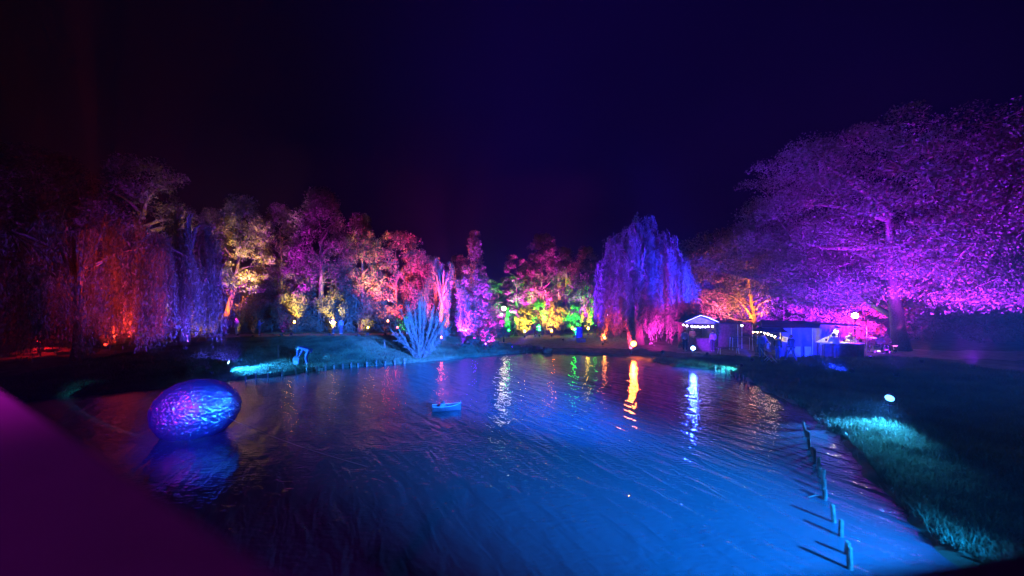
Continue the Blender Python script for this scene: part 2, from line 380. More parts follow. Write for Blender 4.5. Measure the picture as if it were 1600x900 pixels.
plant('tall_tree', broadleaf(23, hgt(500, 290, 44), rd(124, 44), 27000, .2, clumps=230, base=.06, shape='egg', cs=.7, flat=1.0), on(500, 44), 'tallest plum coloured tree of the left group, amber near its foot', 'tree', TG)
t4 = plant('tall_tree', broadleaf(24, hgt(440, 318, 47), rd(100, 47), 20000, .2, clumps=170, base=.06, shape='egg', cs=.72, flat=1.0), on(437, 47), 'dim violet tree between the amber tree and the tallest one', 'tree', TG, M_LEAFD)
replant(t4, on(565, 43), 'amber and violet tree right of the tallest tree', 1.3, (.82, .82, .86))
t5 = plant('tall_tree', broadleaf(25, hgt(618, 360, 45), rd(108, 45), 20000, .19, clumps=160, base=.05, cs=.75, flat=.8), on(618, 45), 'round crimson tree with a red orange glow at its foot', 'tree', TG)
replant(t5, on(668, 49), 'magenta tree behind the orange weeping tree', 2.1, (.78, .78, .8))
replant(d1, on(60, 42), 'dark tree behind the willow, second in from the left edge', 2.4, 1.0)
replant(d1, on(-90, 38), 'dark tree at the far left edge behind the willow', 4.0, 1.0)
replant(t4, on(330, 50), 'dark narrow tree behind the leaning trunk', 3.2, (.9, .9, 1.0))
replant(t4, on(150, 38), 'dark tree directly behind the red willow', 5.0, (.9, .9, .9))
# --- hedge line of bushes under the left trees
b1 = plant('bush', bush(31, 3.6, 2.3, 5200, .17), on(330, 43), 'leafy bush left of the leaning trunk', 'bush', BG, M_LEAF)
b2 = plant('bush', bush(32, 4.3, 2.2, 5200, .17), on(458, 42.5), 'bush with a round golden glow', 'bush', BG, M_LEAF)
b3 = plant('bush', bush(33, 3.2, 2.0, 4600, .17), on(590, 43), 'bush with a small yellow glow near the path bend', 'bush', BG, M_LEAFD)
for (src, px, Y, rz, sc, lab) in ((b1, 395, 43, 1, 1.1, 'grey green bush behind the lone walker'), (b3, 425, 44, 2, 1.25, 'teal bush left of the golden bush'), (b1, 497, 43, 3, 1.0, 'teal bush right of the golden bush'),
        (b2, 530, 43.5, 4, .9, 'bush behind the pair on the path with an amber glow'), (b3, 560, 43, 5, 1.2, 'dark bush between amber and yellow glows'), (b1, 625, 43, 6, .8, 'bush glowing red and green beside the spiky shrub'),
        (b2, 655, 45, .5, 1.0, 'dark bush behind the spiky shrub'), (b3, 708, 44, 1.7, 1.2, 'dark bush behind the orange weeping tree'), (b2, 270, 42, 2.7, 1.0, 'bush glowing amber between willow strands'),
        (b1, 215, 41, 3.7, 1.2, 'bush glowing amber behind the red willow'), (b1, 130, 38, 4.4, 1.4, 'red bush behind the far left willow'), (b2, 30, 34, 5.2, 1.5, 'red bush at the left edge of the lawn')):
    replant(src, on(px, Y), lab, rz, sc)
# --- orange weeping tree, spire, magenta bush
plant('weeping_tree', willow(41, hgt(692, 402, 36), 2.0, 260, .13, .15, low=.16), on(692, 36), 'small weeping tree glowing orange red beside the spiky shrub', 'tree', TG, M_LEAFP)
plant('spire_tree', broadleaf(42, hgt(742, 356, 38.5), rd(78, 38.5), 15000, .17, base=.04, shape='cone', clumps=150, flat=.7), on(742, 38.5), 'tall pointed violet tree left of the globe lamp', 'tree', TG, M_LEAF)
replant(b3, on(757, 35.5), 'magenta bush at the foot of the pointed tree', 1.0, (1.25, 1.0, .72))
# --- centre
c1 = plant('poplar_tree', broadleaf(51, hgt(808, 397, 53), rd(50, 53), 8000, .24, base=.06, shape='column', clumps=75), on(808, 53), 'narrow magenta poplar right of the globe lamp', 'tree', TG)
c2 = plant('tall_tree', broadleaf(52, hgt(850, 361, 54), rd(80, 54), 17000, .21, base=.04, shape='egg', clumps=140, cs=.78, flat=.9), on(848, 54), 'tallest pink tree of the centre group', 'tree', TG)
for (src, px, Y, rz, sc, lab) in ((c2, 885, 55, 1, (.85, .85, .86), 'pink and amber tree right of the tallest centre tree'), (c2, 918, 52, 2, (.85, .85, .80), 'tree with a green glow on its lower crown'), (c1, 778, 56, 3, (1.2, 1.2, .72), 'low purple tree behind the globe lamp'),
        (c2, 955, 57, 4, (.8, .8, .62), 'dark tree behind the red flame shaped tree'), (c1, 828, 56, 5, (1, 1, .95), 'slim magenta tree close to the poplar'), (c2, 715, 54, 6, (.8, .8, .72), 'low magenta tree left of the pointed tree'),
        (c2, 1050, 52, 7, (1, 1, .8), 'dark tree behind the blue willow')):
    replant(src, on(px, Y), lab, rz, sc)
s1 = plant('conifer_shrub', bush(61, 4.2, 1.15, 3200, .17, 'cone', 44), on(862, 47.5), 'cone shaped shrub glowing orange in the centre row', 'shrub', 'clipped shrubs in the centre row', M_LEAF)
s2 = plant('round_shrub', bush(62, 3.3, 1.35, 3000, .18, 'round', 36), on(820, 47), 'round shrub glowing yellow right of the globe lamp', 'shrub', 'clipped shrubs in the centre row', M_LEAF)
for (src, px, Y, rz, sc, lab) in ((s1, 794, 47, 1, (.6, .6, .85), 'slim green lit shrub behind the globe lamp'), (s2, 843, 48.5, 2, (.95, .95, 1.3), 'green lit shrub between the yellow and orange shrubs'), (s2, 898, 47, 3, (.9, .9, 1.2), 'green lit shrub behind the blue barrel'),
        (s1, 919, 47, 4, (.7, .7, .85), 'yellow lit cone shrub right of the blue barrel'), (s2, 930, 49, 5, (.7, .7, 1.3), 'green lit shrub right of the yellow cone shrub'), (s2, 880, 49, 6, (1, 1, 1), 'unlit shrub between the orange and green shrubs')):
    replant(src, on(px, Y), lab, rz, sc, 'clipped shrubs in the centre row')
replant(b1, on(770, 52), 'unlit bush behind the lamp post', 2, 1.0); replant(b2, on(955, 50), 'unlit bush left of the blue willow', 3, 1.0); replant(b3, on(1010, 46), 'low bush behind the blue willow trunk', 3.3, 1.3)
replant(b1, on(1075, 44), 'purple bush behind the gabled kiosk', 4, 1.2)
# --- flame tree and the big blue willow
plant('weeping_tree', willow(71, hgt(947, 428, 37), .8, 110, .13, .17, low=.35), on(947, 37), 'slim flame shaped tree glowing red orange', 'tree', TG, M_LEAFP)
plant('willow_tree', willow(72, hgt(1012, 334, 34), 3.9, 1250, .14, .19, low=.1), on(1000, 34.5), 'large blue and magenta weeping willow by the orange floodlight', 'willow', WG, M_LEAFP)
# --- right group
r1 = plant('spreading_tree', broadleaf(81, hgt(1182, 372, 36), rd(190, 36), 16000, .2, base=.25, clumps=110, shape='round', lean=(-1.0, 0), flat=.5, tr=.26), on(1182, 36), 'spreading tree with a bright orange trunk behind the stalls', 'tree', TG, M_LEAFP)
for (src, px, Y, rz, sc, lab) in ((r1, 1098, 41, 2, (.8, .8, .95), 'pink tree right of the blue willow'), (r1, 1150, 43, 1.2, (1.15, 1.15, 1.24), 'pale violet tree above the kiosk roof'), (r1, 1262, 40, 3, (1.25, 1.25, 1.16), 'violet tree behind the blue tent'), (r1, 1330, 43, 4, (1.2, 1.2, 1.2), 'violet tree behind the yellow street lamp'),
        (r1, 1450, 38, 5, (1.2, 1.2, 1.1), 'red and purple tree behind the big leaning trunk'), (r1, 1560, 36, 6, (1.3, 1.3, 1.1), 'purple tree at the right edge behind the path')):
    replant(src, on(px, Y), lab, rz, sc)
replant(b1, on(1225, 41), 'magenta bush behind the tent ridge', 1, 1.3); replant(b2, on(1160, 42), 'crimson bush behind the wooden booth', 2, 1.1); replant(b1, on(1305, 38), 'dark rounded bush left of the yellow street lamp', 3, 1.25)
replant(b2, on(1350, 37), 'bush glowing red under the yellow street lamp', 4, 1.1); replant(b3, on(1440, 36), 'bush right of the big trunk', 5, 1.2); replant(b1, on(1540, 34), 'bush at the right edge of the path', 6, 1.2)
plant('spreading_tree', broadleaf(91, 15.4, 9.6, 150000, .15, base=.2, shape='column', clumps=640, lean=(-2.6, -1.5), flat=.4, tr=.5, cs=.62), on(1408, 28.5), 'huge purple spreading tree leaning over the right bank', 'tree', TG, M_LEAF)
plant('spreading_tree', broadleaf(92, 14.5, 6.5, 30000, .19, base=.2, clumps=260, flat=.45, tr=.42, cs=.7), on(1640, 24), 'purple tree cut off by the right edge of the picture', 'tree', TG, M_LEAF)
# --- spiky shrub on the shore: stems fanned out, leaves hugging them
def spiky(seed, n=62, H=4.9):
    r = np.random.default_rng(seed); mb = MB(); C = []; T = []
    for i in range(n):
        a = r.uniform(0, 2*PI); tilt = (r.uniform(0, 1)**.9)*1.12; L = H*(1-.45*tilt/1.12)*r.uniform(.6, 1.0)
        d = np.array([math.cos(a)*math.sin(tilt), math.sin(a)*math.sin(tilt), math.cos(tilt)]); wv = r.normal(size=3)*.12
        pts = [d*L*t+np.array([0, 0, .35*L*math.sin(tilt)*t*t]) for t in np.linspace(0, 1, 6)]
        pts = [p+wv*math.sin(q_*1.2) for q_, p in enumerate(pts)]
        pts = [p+np.array([math.cos(a), math.sin(a), 0])*.15 for p in pts]
        mb.tube(pts, [.02, .017, .014, .011, .008, .003], 5, cap=False)
        k = int(L*95); tt = r.uniform(.12, 1, k)
        P = np.array([np.array(pts[0])*(1-t)**2+2*t*(1-t)*np.array(pts[2])*1.0+t*t*np.array(pts[5]) for t in tt])
        C.append(P+r.normal(size=(k, 3))*(.05*(1.15-tt[:, None]))); T.append(np.repeat((d+np.array([0, 0, .4]))[None]*.45, k, 0))
        for q_ in range(5):                                  # side twigs
            t0 = r.uniform(.25, .85); b0 = np.array(pts[0])*(1-t0)**2+2*t0*(1-t0)*np.array(pts[2])+t0*t0*np.array(pts[5]); dd = d+r.normal(size=3)*.35; dd /= np.linalg.norm(dd); l_ = r.uniform(.25, .6)
            mb.tube([b0, b0+dd*l_*.5, b0+dd*l_+np.array([0, 0, .06])], [.007, .005, .002], 4, cap=False)
            u_ = r.uniform(0, 1, (26, 1)); C.append(b0+dd*l_*u_+r.normal(size=(26, 3))*.025); T.append(np.repeat(dd[None]*.4, 26, 0))
    V, Fq = leaf_quads(np.concatenate(C), .10, .04, seed, T=np.concatenate(T)); return mb, V, Fq
plant('spiky_shrub', spiky(101), on(658, 28.6), 'blue lit shrub of upright spiky stems at the lawn point', 'shrub', None, M_LEAFP, sc=.95, crown='foliage')
sh = plant('waterside_plant', bush(102, .8, .45, 500, .1, 'round', 12), ground_px(305, 594), 'small leafy plant behind the metallic egg', 'plant', 'low plants by the water', M_LEAF)
for px, py, lab, sc in ((500, 583, 'small plant at the shore right of the bending person', .5), (1310, 650, 'grass clump on the bank under the nearest blue floodlight', .7), (1283, 668, 'small weed by the nearest row of posts', .6), (822, 553, 'low plant at the tip of the lawn', .7)):
    g_ = ground_px(px, py); replant(sh, g_, lab, px, sc)

# ------------------------------------------------------------------ floodlights: fixture with a real lamp in it
FG = 'floodlights on short stakes'
def lens_mat(col, s):
    k = 'lens_%02d_%02d_%02d_%d' % (int(col[0]*99), int(col[1]*99), int(col[2]*99), s)
    return mat(k, (.6, .6, .6), .3, emit=col, estr=s, var=.02)
def flood(pos, aim, col, E, ang, label, size=.14, lens=20, lens_col=None, blend=.8, stake=True, d0=None):
    """pos on the ground, lamp head a little above; E = irradiance wanted at the aim point"""
    hz = pos[2] + (.28 if stake else 0)
    head = Vector((pos[0], pos[1], hz)); aimv = Vector(aim); d = (aimv-head); L = d0 or d.length; dn = d.normalized()
    t = empty('floodlight', head, 0, label, 'floodlight', FG)
    q = dn.to_track_quat('Z', 'Y'); m3 = q.to_matrix()
    mb = MB(); mb.lathe([(size*.45, -size*1.3), (size*.75, -size*1.2), (size*.95, -size*.3), (size*1.05, 0), (size*1.05, size*.08), (size*.9, size*.08), (size*.88, 0.0)], n=14, m=m3); mb.obj('housing', M_BLACK, t, smooth=True)
    mb = MB(); mb.lathe([(size*.86, size*.02), (size*.8, size*.05)], n=14, m=m3); mb.obj('lens', lens_mat(lens_col or col, lens), t)
    side = m3 @ Vector((1, 0, 0))
    if abs(side.z) > .7: side = m3 @ Vector((0, 1, 0))
    side.z = 0; side.normalize()
    mb = MB(); mb.tube([side*size*1.1-dn*size*.4, side*size*1.25+Vector((0, 0, -size*1.3)), -side*size*1.25+Vector((0, 0, -size*1.3)), -side*size*1.1-dn*size*.4], .012, 5); mb.obj('yoke', M_BLACK, t)
    if stake:
        mb = MB(); mb.tube([(0, 0, -size*1.3), (0, 0, -.5)], .014, 6).box((0, 0, -.27), (.16, .16, .015)); mb.obj('stake', M_BLACK, t)
    ld = bpy.data.lights.new('beam', 'SPOT'); ld.color = col; ld.energy = E*4*PI*L*L; ld.spot_size = R(ang); ld.spot_blend = blend; ld.shadow_soft_size = size*.5
    lo = bpy.data.objects.new('beam', ld); COL.objects.link(lo); lo.parent = t; lo.location = dn*size*.45; lo.rotation_mode = 'QUATERNION'; lo.rotation_quaternion = dn.to_track_quat('-Z', 'Y')
    return t
def G(px, Y): return on(px, Y)
def A3(px, py, Y): return (X(px, Y), Y, Z(py, Y))
YEL, AMB, ORA, RED = (1, .52, .035), (1, .34, .025), (1, .16, .012), (1, .01, .015)
GRN, BLU, CYN, PUR = (.02, 1, .06), (.012, .03, 1), (.05, .55, 1), (.28, .01, 1)
MAG, VIO, PNK = (.85, .015, .55), (.45, .03, .9), (1, .06, .28)
FL = [
 # left willow and dark trees
 (G(165, 28.5), A3(205, 462, 24.5), (1, .035, .012), 19, 44, 'floodlight glowing red behind the far left willow'),
 (G(60, 30), A3(90, 470, 24.5), RED, 1.2, 50, 'floodlight glowing red at the left edge behind the willow'),
 (G(375, 24.4), A3(285, 430, 29), (.06, .04, 1), 4.5, 70, 'floodlight with a blue beam on the left lawn aimed at the second willow'),
 (G(330, 21.5), A3(200, 440, 22), (.14, .03, .9), 2.2, 70, 'floodlight with a violet beam by the egg aimed at the red willow'),
 (G(290, 27), A3(280, 400, 29), (.15, .03, .9), 1.2, 90, 'floodlight with a dim violet beam under the second willow'),
 (G(215, 37.5), A3(255, 455, 41), YEL, 16, 50, 'floodlight with a yellow beam behind the willow strands'),
 (G(283, 37), A3(310, 505, 41.5), AMB, 16, 40, 'floodlight with an amber beam beside the picnic table'),
 (G(330, 37), A3(356, 470, 40), ORA, 26, 38, 'floodlight with an orange beam at the leaning trunk'),
 (G(372, 37), A3(385, 400, 39), YEL, 14, 40, 'floodlight with a yellow beam right of the leaning trunk'),
 (G(455, 37.2), A3(460, 470, 42), YEL, 20, 26, 'floodlight with a golden beam under the round golden bush'),
 (G(515, 37.2), A3(522, 470, 43), YEL, 14, 32, 'floodlight with a yellow beam behind the pair on the path'),
 (G(575, 37.2), A3(578, 420, 42.5), (1, .5, .05), 14, 30, 'floodlight with a yellow beam right of the pair'),
 (G(573, 37.2), A3(571, 505, 42), YEL, 12, 18, 'small yellow floodlight low in the hedge'),
 (G(602, 37.2), A3(606, 450, 43.5), (1, .12, .015), 15, 38, 'floodlight with an orange beam under the crimson tree'),
 (G(618, 37.2), A3(622, 485, 42), RED, 34, 22, 'floodlight with a red beam left of the spiky shrub'),
 (G(634, 37.2), A3(632, 505, 42.4), GRN, 8, 18, 'floodlight with a green beam beside the red one'),
 (G(560, 36.5), A3(610, 380, 45), (1, .02, .2), 6, 50, 'floodlight with a pink beam on the lawn aimed at the crimson tree'),
 (G(395, 35), A3(395, 380, 40), (1, .36, .03), 5.5, 34, 'floodlight with a soft amber beam aimed at the crowns above the walkers'),
 (G(440, 36), A3(500, 350, 44), (.5, .01, .6), 4.6, 60, 'floodlight with a magenta beam on the lawn aimed at the tallest tree'),
 (G(350, 36), A3(400, 340, 42), (.35, .01, .7), 2.6, 75, 'floodlight with a violet beam on the lawn behind the walkers'),
 (G(240, 33), A3(230, 300, 44), VIO, .9, 90, 'floodlight with a violet beam aimed at the dark tower tree'),
 # orange weeping, spire
 (G(688, 34), A3(692, 440, 36), (1, .07, .005), 32, 56, 'floodlight with an orange beam under the small weeping tree'),
 (G(722, 33.8), A3(740, 430, 38.5), (.22,.01,1), 60, 62, 'floodlight with a purple beam under the pointed tree'),
 (G(760, 34), A3(752, 460, 38), (.7,.01,.8), 22, 60, 'floodlight with a magenta beam under the pointed tree'),
 (G(770, 33.4), A3(757, 508, 35.5), MAG, 26, 60, 'floodlight with a magenta beam at the magenta bush'),
 (G(660, 36.5), A3(670, 400, 48), (1, .02, .35), 7, 50, 'floodlight with a pink beam behind the spiky shrub'),
 # centre
 (G(795, 42.6), A3(794, 496, 47), GRN, 60, 30, 'floodlight with a green beam at the slim shrub by the lamp post'),
 (G(820, 42.0), A3(820, 498, 47), YEL, 55, 30, 'floodlight with a yellow beam at the round shrub'),
 (G(843, 43.2), A3(843, 490, 48), GRN, 56, 26, 'floodlight with a green beam left of the orange shrub'),
 (G(862, 42.4), A3(862, 496, 47.5), AMB, 62, 34, 'floodlight with an amber beam at the orange shrub'),
 (G(897, 42.2), A3(898, 496, 47), GRN, 64, 32, 'floodlight with a green beam behind the blue barrel'),
 (G(919, 42.6), A3(919, 496, 47), YEL, 60, 26, 'floodlight with a yellow beam at the cone shrub'),
 (G(931, 44), A3(927, 478, 50), GRN, 26, 32, 'floodlight with a green beam at the far right of the centre row'),
 (G(778, 49), A3(778, 455, 56), (.55, .01, .6), 9, 70, 'floodlight with a violet beam behind the lamp post'),
 (G(895, 46), A3(892, 410, 53), AMB, 9, 34, 'floodlight with an amber beam aimed at the centre treetops'),
 (G(805, 49.5), A3(812, 420, 53), (.7, .015, .6), 13, 60, 'floodlight with a magenta beam aimed at the poplar'),
 (G(852, 49.8), A3(850, 400, 53), (1, .03, .5), 10, 60, 'floodlight with a pink beam aimed at the tallest centre tree'),
 (G(908, 49), A3(905, 420, 53), (.6, .02, .8), 12, 70, 'floodlight with a violet beam aimed at the right centre trees'),
 # flame tree and blue willow
 (G(942, 35), A3(947, 460, 37), (1, .07, .01), 46, 46, 'floodlight with a red beam under the flame shaped tree'),
 (G(1175, 25.5), A3(1040, 405, 33), (.02, .02, 1), 50, 44, 'floodlight with a deep blue beam right of the blue willow'),
 (G(800, 33.2), A3(985, 425, 33), (.14, .01, 1), 20, 40, 'floodlight with a violet beam left of the willow trunk'),
 (G(1035, 29.5), A3(1020, 500, 33), (.85,.02,.55), 26, 75, 'floodlight with a magenta beam right of the willow trunk'),
 # right
 (G(1176, 33.8), A3(1181, 470, 36), ORA, 46, 46, 'floodlight with an orange beam under the orange trunk'),
 (G(1150, 33), A3(1150, 420, 37), AMB, 5, 75, 'floodlight with an amber beam behind the booth'),
 (G(1120, 34), A3(1110, 420, 40), PNK, 8, 75, 'floodlight with a pink beam behind the kiosk'),
 (G(1205, 34), A3(1225, 470, 40), (.5, .01, .8), 9, 70, 'floodlight with a magenta beam behind the tent ridge'),
 (G(1240, 33), A3(1250, 430, 39), PUR, 20, 95, 'floodlight with a purple beam behind the tent'),
 (G(1320, 33), A3(1300, 430, 41), PUR, 18, 95, 'floodlight with a purple beam behind the counter'),
 (G(1345, 33), A3(1350, 495, 36.5), RED, 40, 55, 'floodlight with a red beam beyond the counter'),
 (G(1360, 24), A3(1330, 300, 25), (.17,.01,1), 9, 100, 'floodlight with a violet beam aimed into the huge tree'),
 (G(1300, 22), A3(1260, 330, 26), PUR, 5, 80, 'floodlight with a purple beam on the bank under the huge tree'),
 (G(1385, 26.6), A3(1330, 380, 26.5), (.3, .01, 1), 16, 100, 'floodlight with a purple beam close to the big trunk'),
 (G(1440, 22), A3(1420, 270, 24), (1, .03, .3), 2.6, 70, 'floodlight with a pink beam right of the huge tree'),
 (G(1400, 19), A3(1350, 330, 24), (.08, .02, 1), 5, 90, 'floodlight with a blue beam on the bank aimed into the huge tree'),
 (G(1520, 20), A3(1500, 300, 24), PUR, 12, 100, 'floodlight with a purple beam at the right edge of the bank'),
]
for pos, aim, col, E, ang, lab in FL: flood(pos, aim, col, E*(4.4 if pos[0] < 5 else 2.4), min(110, ang*1.15), lab, size=.11, lens=6, blend=1)
# small bare garden lamps at the foot of the shrubs: these are what the water mirrors
def garden_light(px, Y, dz, col, st, lab, r=.1):
    x, y, z = on(px, Y); t = empty('garden_light', (x, y, z), 0, lab, 'garden light', 'bare coloured garden lamps')
    MB().tube([(0, 0, -.1), (0, 0, dz)], .02, 6).lathe([(.07, dz-.02), (.05, dz+.05)], n=8).obj('stake', M_BLACK, t)
    MB().ball((0, 0, dz+r+.03), r, 12, (.8, .8, 1.1)).obj('bulb', lens_mat(col, st*2.4), t, smooth=True)
    MB().lathe([(.03, dz+2*r+.03), (.02, dz+2*r+.07)], n=8).obj('cap', M_BLACK, t)
for a_ in ((795, 45.2, .5, (.004, 1, .02), 40, 'green bulb before the slim shrub by the lamp post', .11), (820, 45, .45, (1, .55, .03), 55, 'yellow bulb at the foot of the round yellow shrub', .12), (843, 45.4, .5, (.004, 1, .02), 34, 'green bulb left of the orange shrub', .1),
           (862, 45.3, .5, (1, .22, .01), 75, 'orange bulb at the foot of the cone shaped shrub', .12), (898, 45, .6, (.004, 1, .02), 60, 'green bulb behind the blue barrel', .12), (919, 45, .5, (1, .5, .03), 60, 'yellow bulb right of the blue barrel', .12), (931, 46.5, .6, (.004, 1, .02), 34, 'green bulb at the right end of the shrub row', .1),
           (742, 36.6, .4, (.35, .004, 1), 30, 'violet bulb at the foot of the pointed tree', .1), (690, 34.4, .5, (1, .06, .02), 30, 'red bulb under the small weeping tree', .1), (621, 40.2, .5, (1, .02, .01), 26, 'red bulb in the hedge left of the spiky shrub', .1),
           (606, 40.4, 1.2, (1, .12, .01), 26, 'orange bulb under the crimson tree', .1), (523, 40.6, 1.0, (1, .4, .02), 34, 'amber bulb in the hedge behind the pair', .11), (575, 40.5, .5, (1, .5, .03), 22, 'small yellow bulb low in the hedge', .09), (460, 40.2, 1.1, (1, .45, .03), 40, 'golden bulb in the hedge left of the pair', .11),
           (945, 35.6, .6, (1, .3, .04), 45, 'amber bulb at the foot of the flame shaped tree', .12)): garden_light(*a_)
# the lamps that look at us
def face(px, py, Y, aim, col, E, ang, lab, lens, size, lens_col=None, d0=None):
    p = (X(px, Y), Y, Z(py, Y)-.28); flood(p, aim, col, E, ang, lab, size, lens if lens == 40 or py == 544 else 5, lens_col, d0=d0)
face(990, 537, 30.2, (X(985, 20), 20, 0), (1, .12, .01), 3.0, 120, 'bright orange floodlight in front of the blue willow', 40, .25, (1, .13, .012), d0=7)
flood(G(985, 30), A3(985, 505, 33), (1, .03, .08), 44, 62, 'floodlight with a red beam at the willow trunk', .1, 6)
face(1083, 544, 25.8, (X(1060, 18), 18, 0.2), BLU, 3.0, 130, 'bright blue floodlight in front of the gabled kiosk', 160, .14, (.12, .3, 1), d0=7)
face(1157, 571, 23.2, (X(1118, 24), 24.0, 0.05), CYN, 90, 95, 'cool white floodlight shining on the right hand shore', 90, .11, (.4, .7, 1))
face(357, 566, 23.3, (X(420, 23.7), 23.7, 0.1), (.02, .24, 1), 300, 115, 'cool white floodlight on the left lawn beside the shore', 120, .12, (.4, .8, 1))
face(1390, 622, 13.7, (X(1365, 12.9), 12.9, .35), (.03, .28, 1), 560, 76, 'nearest blue white floodlight on the right bank', 260, .15, (.12, .5, 1))
face(1373, 549, 28, (X(1380, 24), 24, 4), PUR, 2.5, 130, 'small purple floodlight left of the big trunk', 60, .1, (.8, .4, 1), d0=6)
face(1399, 547, 27.3, (X(1400, 28.4), 28.4, 5), (.9, .05, .7), 22, 40, 'small floodlight with a pink beam at the foot of the big trunk', 25, .1, (1, .4, .2))

# ------------------------------------------------------------------ viewing platform under the camera, with its rail and lamp mast
M_RAIL = mat('painted_rail', (.42, .34, .34), .5, var=.08, scale=14)
pf = empty('viewing_platform', (0, 0, 0), 0, 'viewing platform whose rail edge blurs across the bottom left corner', 'platform')
corner = Vector((-.14, .39, 4.15)); dl = Vector((-1.685, 1, 0)).normalized(); dr = Vector((5.5, 1, 0)).normalized()
nl_ = Vector((-dl.y, dl.x, 0)); nl_ = nl_ if nl_.y < 0 else -nl_; nr_ = Vector((dr.y, -dr.x, 0))
def railbar(a, d, L, n, w, z0, z1, s0=0.0):
    mb = MB(); p = [a+d*s0, a+d*L, a+d*L+n*w, a+d*s0+n*w]
    vs = [Vector((q.x, q.y, z)) for z in (z0, z1) for q in p]
    mb.add(vs, [(3, 2, 1, 0), (4, 5, 6, 7), (0, 1, 5, 4), (1, 2, 6, 5), (2, 3, 7, 6), (3, 0, 4, 7)]); return mb
railbar(corner, dl, 3.4, nl_, .2, 4.1, 4.15, -.02).obj('handrail', M_RAIL, pf)
railbar(corner, dr, 2.6, nr_, .12, 4.095, 4.148, .22).obj('handrail', M_BLACK, pf)
mr = railbar(corner+nl_*.07, dl, 3.4, nl_, .04, 3.2, 3.25, .05); mr.obj('lower_rail', M_RAIL, pf)
for k in range(2):
    c = corner+dr*(.35+k*1.8)+nr_*.06; MB().box((c.x, c.y, 3.5), (.07, .07, 1.18)).obj('rail_post', M_BLACK, pf)
for k in range(3):
    c = corner+dl*(.3+k*1.4)+nl_*.1; MB().box((c.x, c.y, 3.5), (.07, .07, 1.19)).obj('rail_post', M_BLACK, pf)
pl = link('decking', None, pf) if False else None
for k in range(14):
    MB().box((4.2, -.25-k*.152, 2.9), (13.5, .14, .04)).obj('deck_board', M_WOOD, pf)
for x in (-2, 3, 8, 10.5):
    MB().tube([(x, -1.2, -1), (x, -1.2, 2.87)], .12, 10).obj('pile', M_WOOD, pf)
mast = empty('light_mast', (10.6, -.4, 2.92), 0, 'mast at the platform end carrying floodlights over the water', 'mast')
MB().tube([(0, 0, 0), (0, 0, 2.1)], .045, 10).obj('pole', M_BLACK, mast); MB().box((-.45, 0, 2.0), (1.9, .05, .05)).obj('crossbar', M_BLACK, mast)
# key light: blue wash over pond, egg and lawn
flood((10.8, -.25, 4.85), (3.3, 9.3, 0), (.004, .22, 1), 58.0, 47, 'large blue floodlight on the mast washing over the water', .2, 10, stake=False, blend=1)
flood((10.4, -.25, 4.85), (-7.2, 31, 1.2), (.008, .12, 1), 62, 30, 'large blue floodlight on the mast aimed at the lawn', .2, 10, stake=False, blend=.9)
flood((9.3, -.25, 4.85), (-15, 42, 0.6), (.02, .14, 1), 7, 17, 'added blue floodlight on the mast brightening the hedge behind the lawn', .18, 10, stake=False, blend=1)  # added fill light, lifts the hedge beyond the key light's cone
mast2 = empty('light_mast', (-3.2, -1.3, 2.92), 0, 'mast behind the viewer carrying a blue and a magenta floodlight', 'mast')
MB().tube([(0, 0, -3.5), (0, 0, 2.6)], .045, 10).obj('pole', M_BLACK, mast2); MB().box((0, 0, 2.55), (.9, .05, .05)).obj('crossbar', M_BLACK, mast2)
flood((-2.75, -1.2, 5.4), (-.9, .8, 4.15), (.36, .01, .5), .8, 90, 'added small magenta floodlight on the mast brightening the platform rail', .12, 5, stake=False)  # extra lamp put in because the rail stays black without it
flood((-3.0, -1.2, 5.4), (-10.3, 12.5, .9), (.02, .01, 1), 15, 15, 'deep blue floodlight on the mast aimed at the metallic egg', .2, 30, stake=False)
flood((-3.5, -1.2, 5.4), (-2.5, 6.5, 0), (.5, .01, .6), 1.5, 80, 'magenta floodlight on the mast over the near water', .2, 12, stake=False, blend=1)
mast3 = empty('light_mast', (-9.5, -1.3, 0), 0, 'added unseen mast in the pond behind the viewer holding the magenta egg light', 'mast')  # mast added out of view to set the magenta highlight on the egg
MB().tube([(0, 0, -.8), (0, 0, 5.2)], .045, 10).obj('pole', M_BLACK, mast3); MB().box((0, .05, 5.1), (.3, .1, .05)).obj('bracket', M_BLACK, mast3)
flood((-9.5, -1.1, 5.25), (-10.8, 12.5, .9), (.9, .01, .4), 5.0, 9, 'added magenta floodlight on the unseen mast for a highlight on the egg', .16, 30, stake=False)  # added lamp, makes the magenta highlight left of the egg's centre
flood((10.1, -.25, 4.85), (-10, 12.2, 1), (.02, .45, 1), 34, 5.2, 'added narrow cyan floodlight on the mast for a highlight on the egg', .2, 10, stake=False)  # added lamp, makes the cyan highlight on the egg
flood((9.7, -.25, 4.85), (-6.6, 28.3, 1.8), (.05, .13, 1), 40, 13, 'added narrow blue floodlight on the mast brightening the spiky shrub', .2, 10, stake=False)  # added lamp, brightens only the shrub

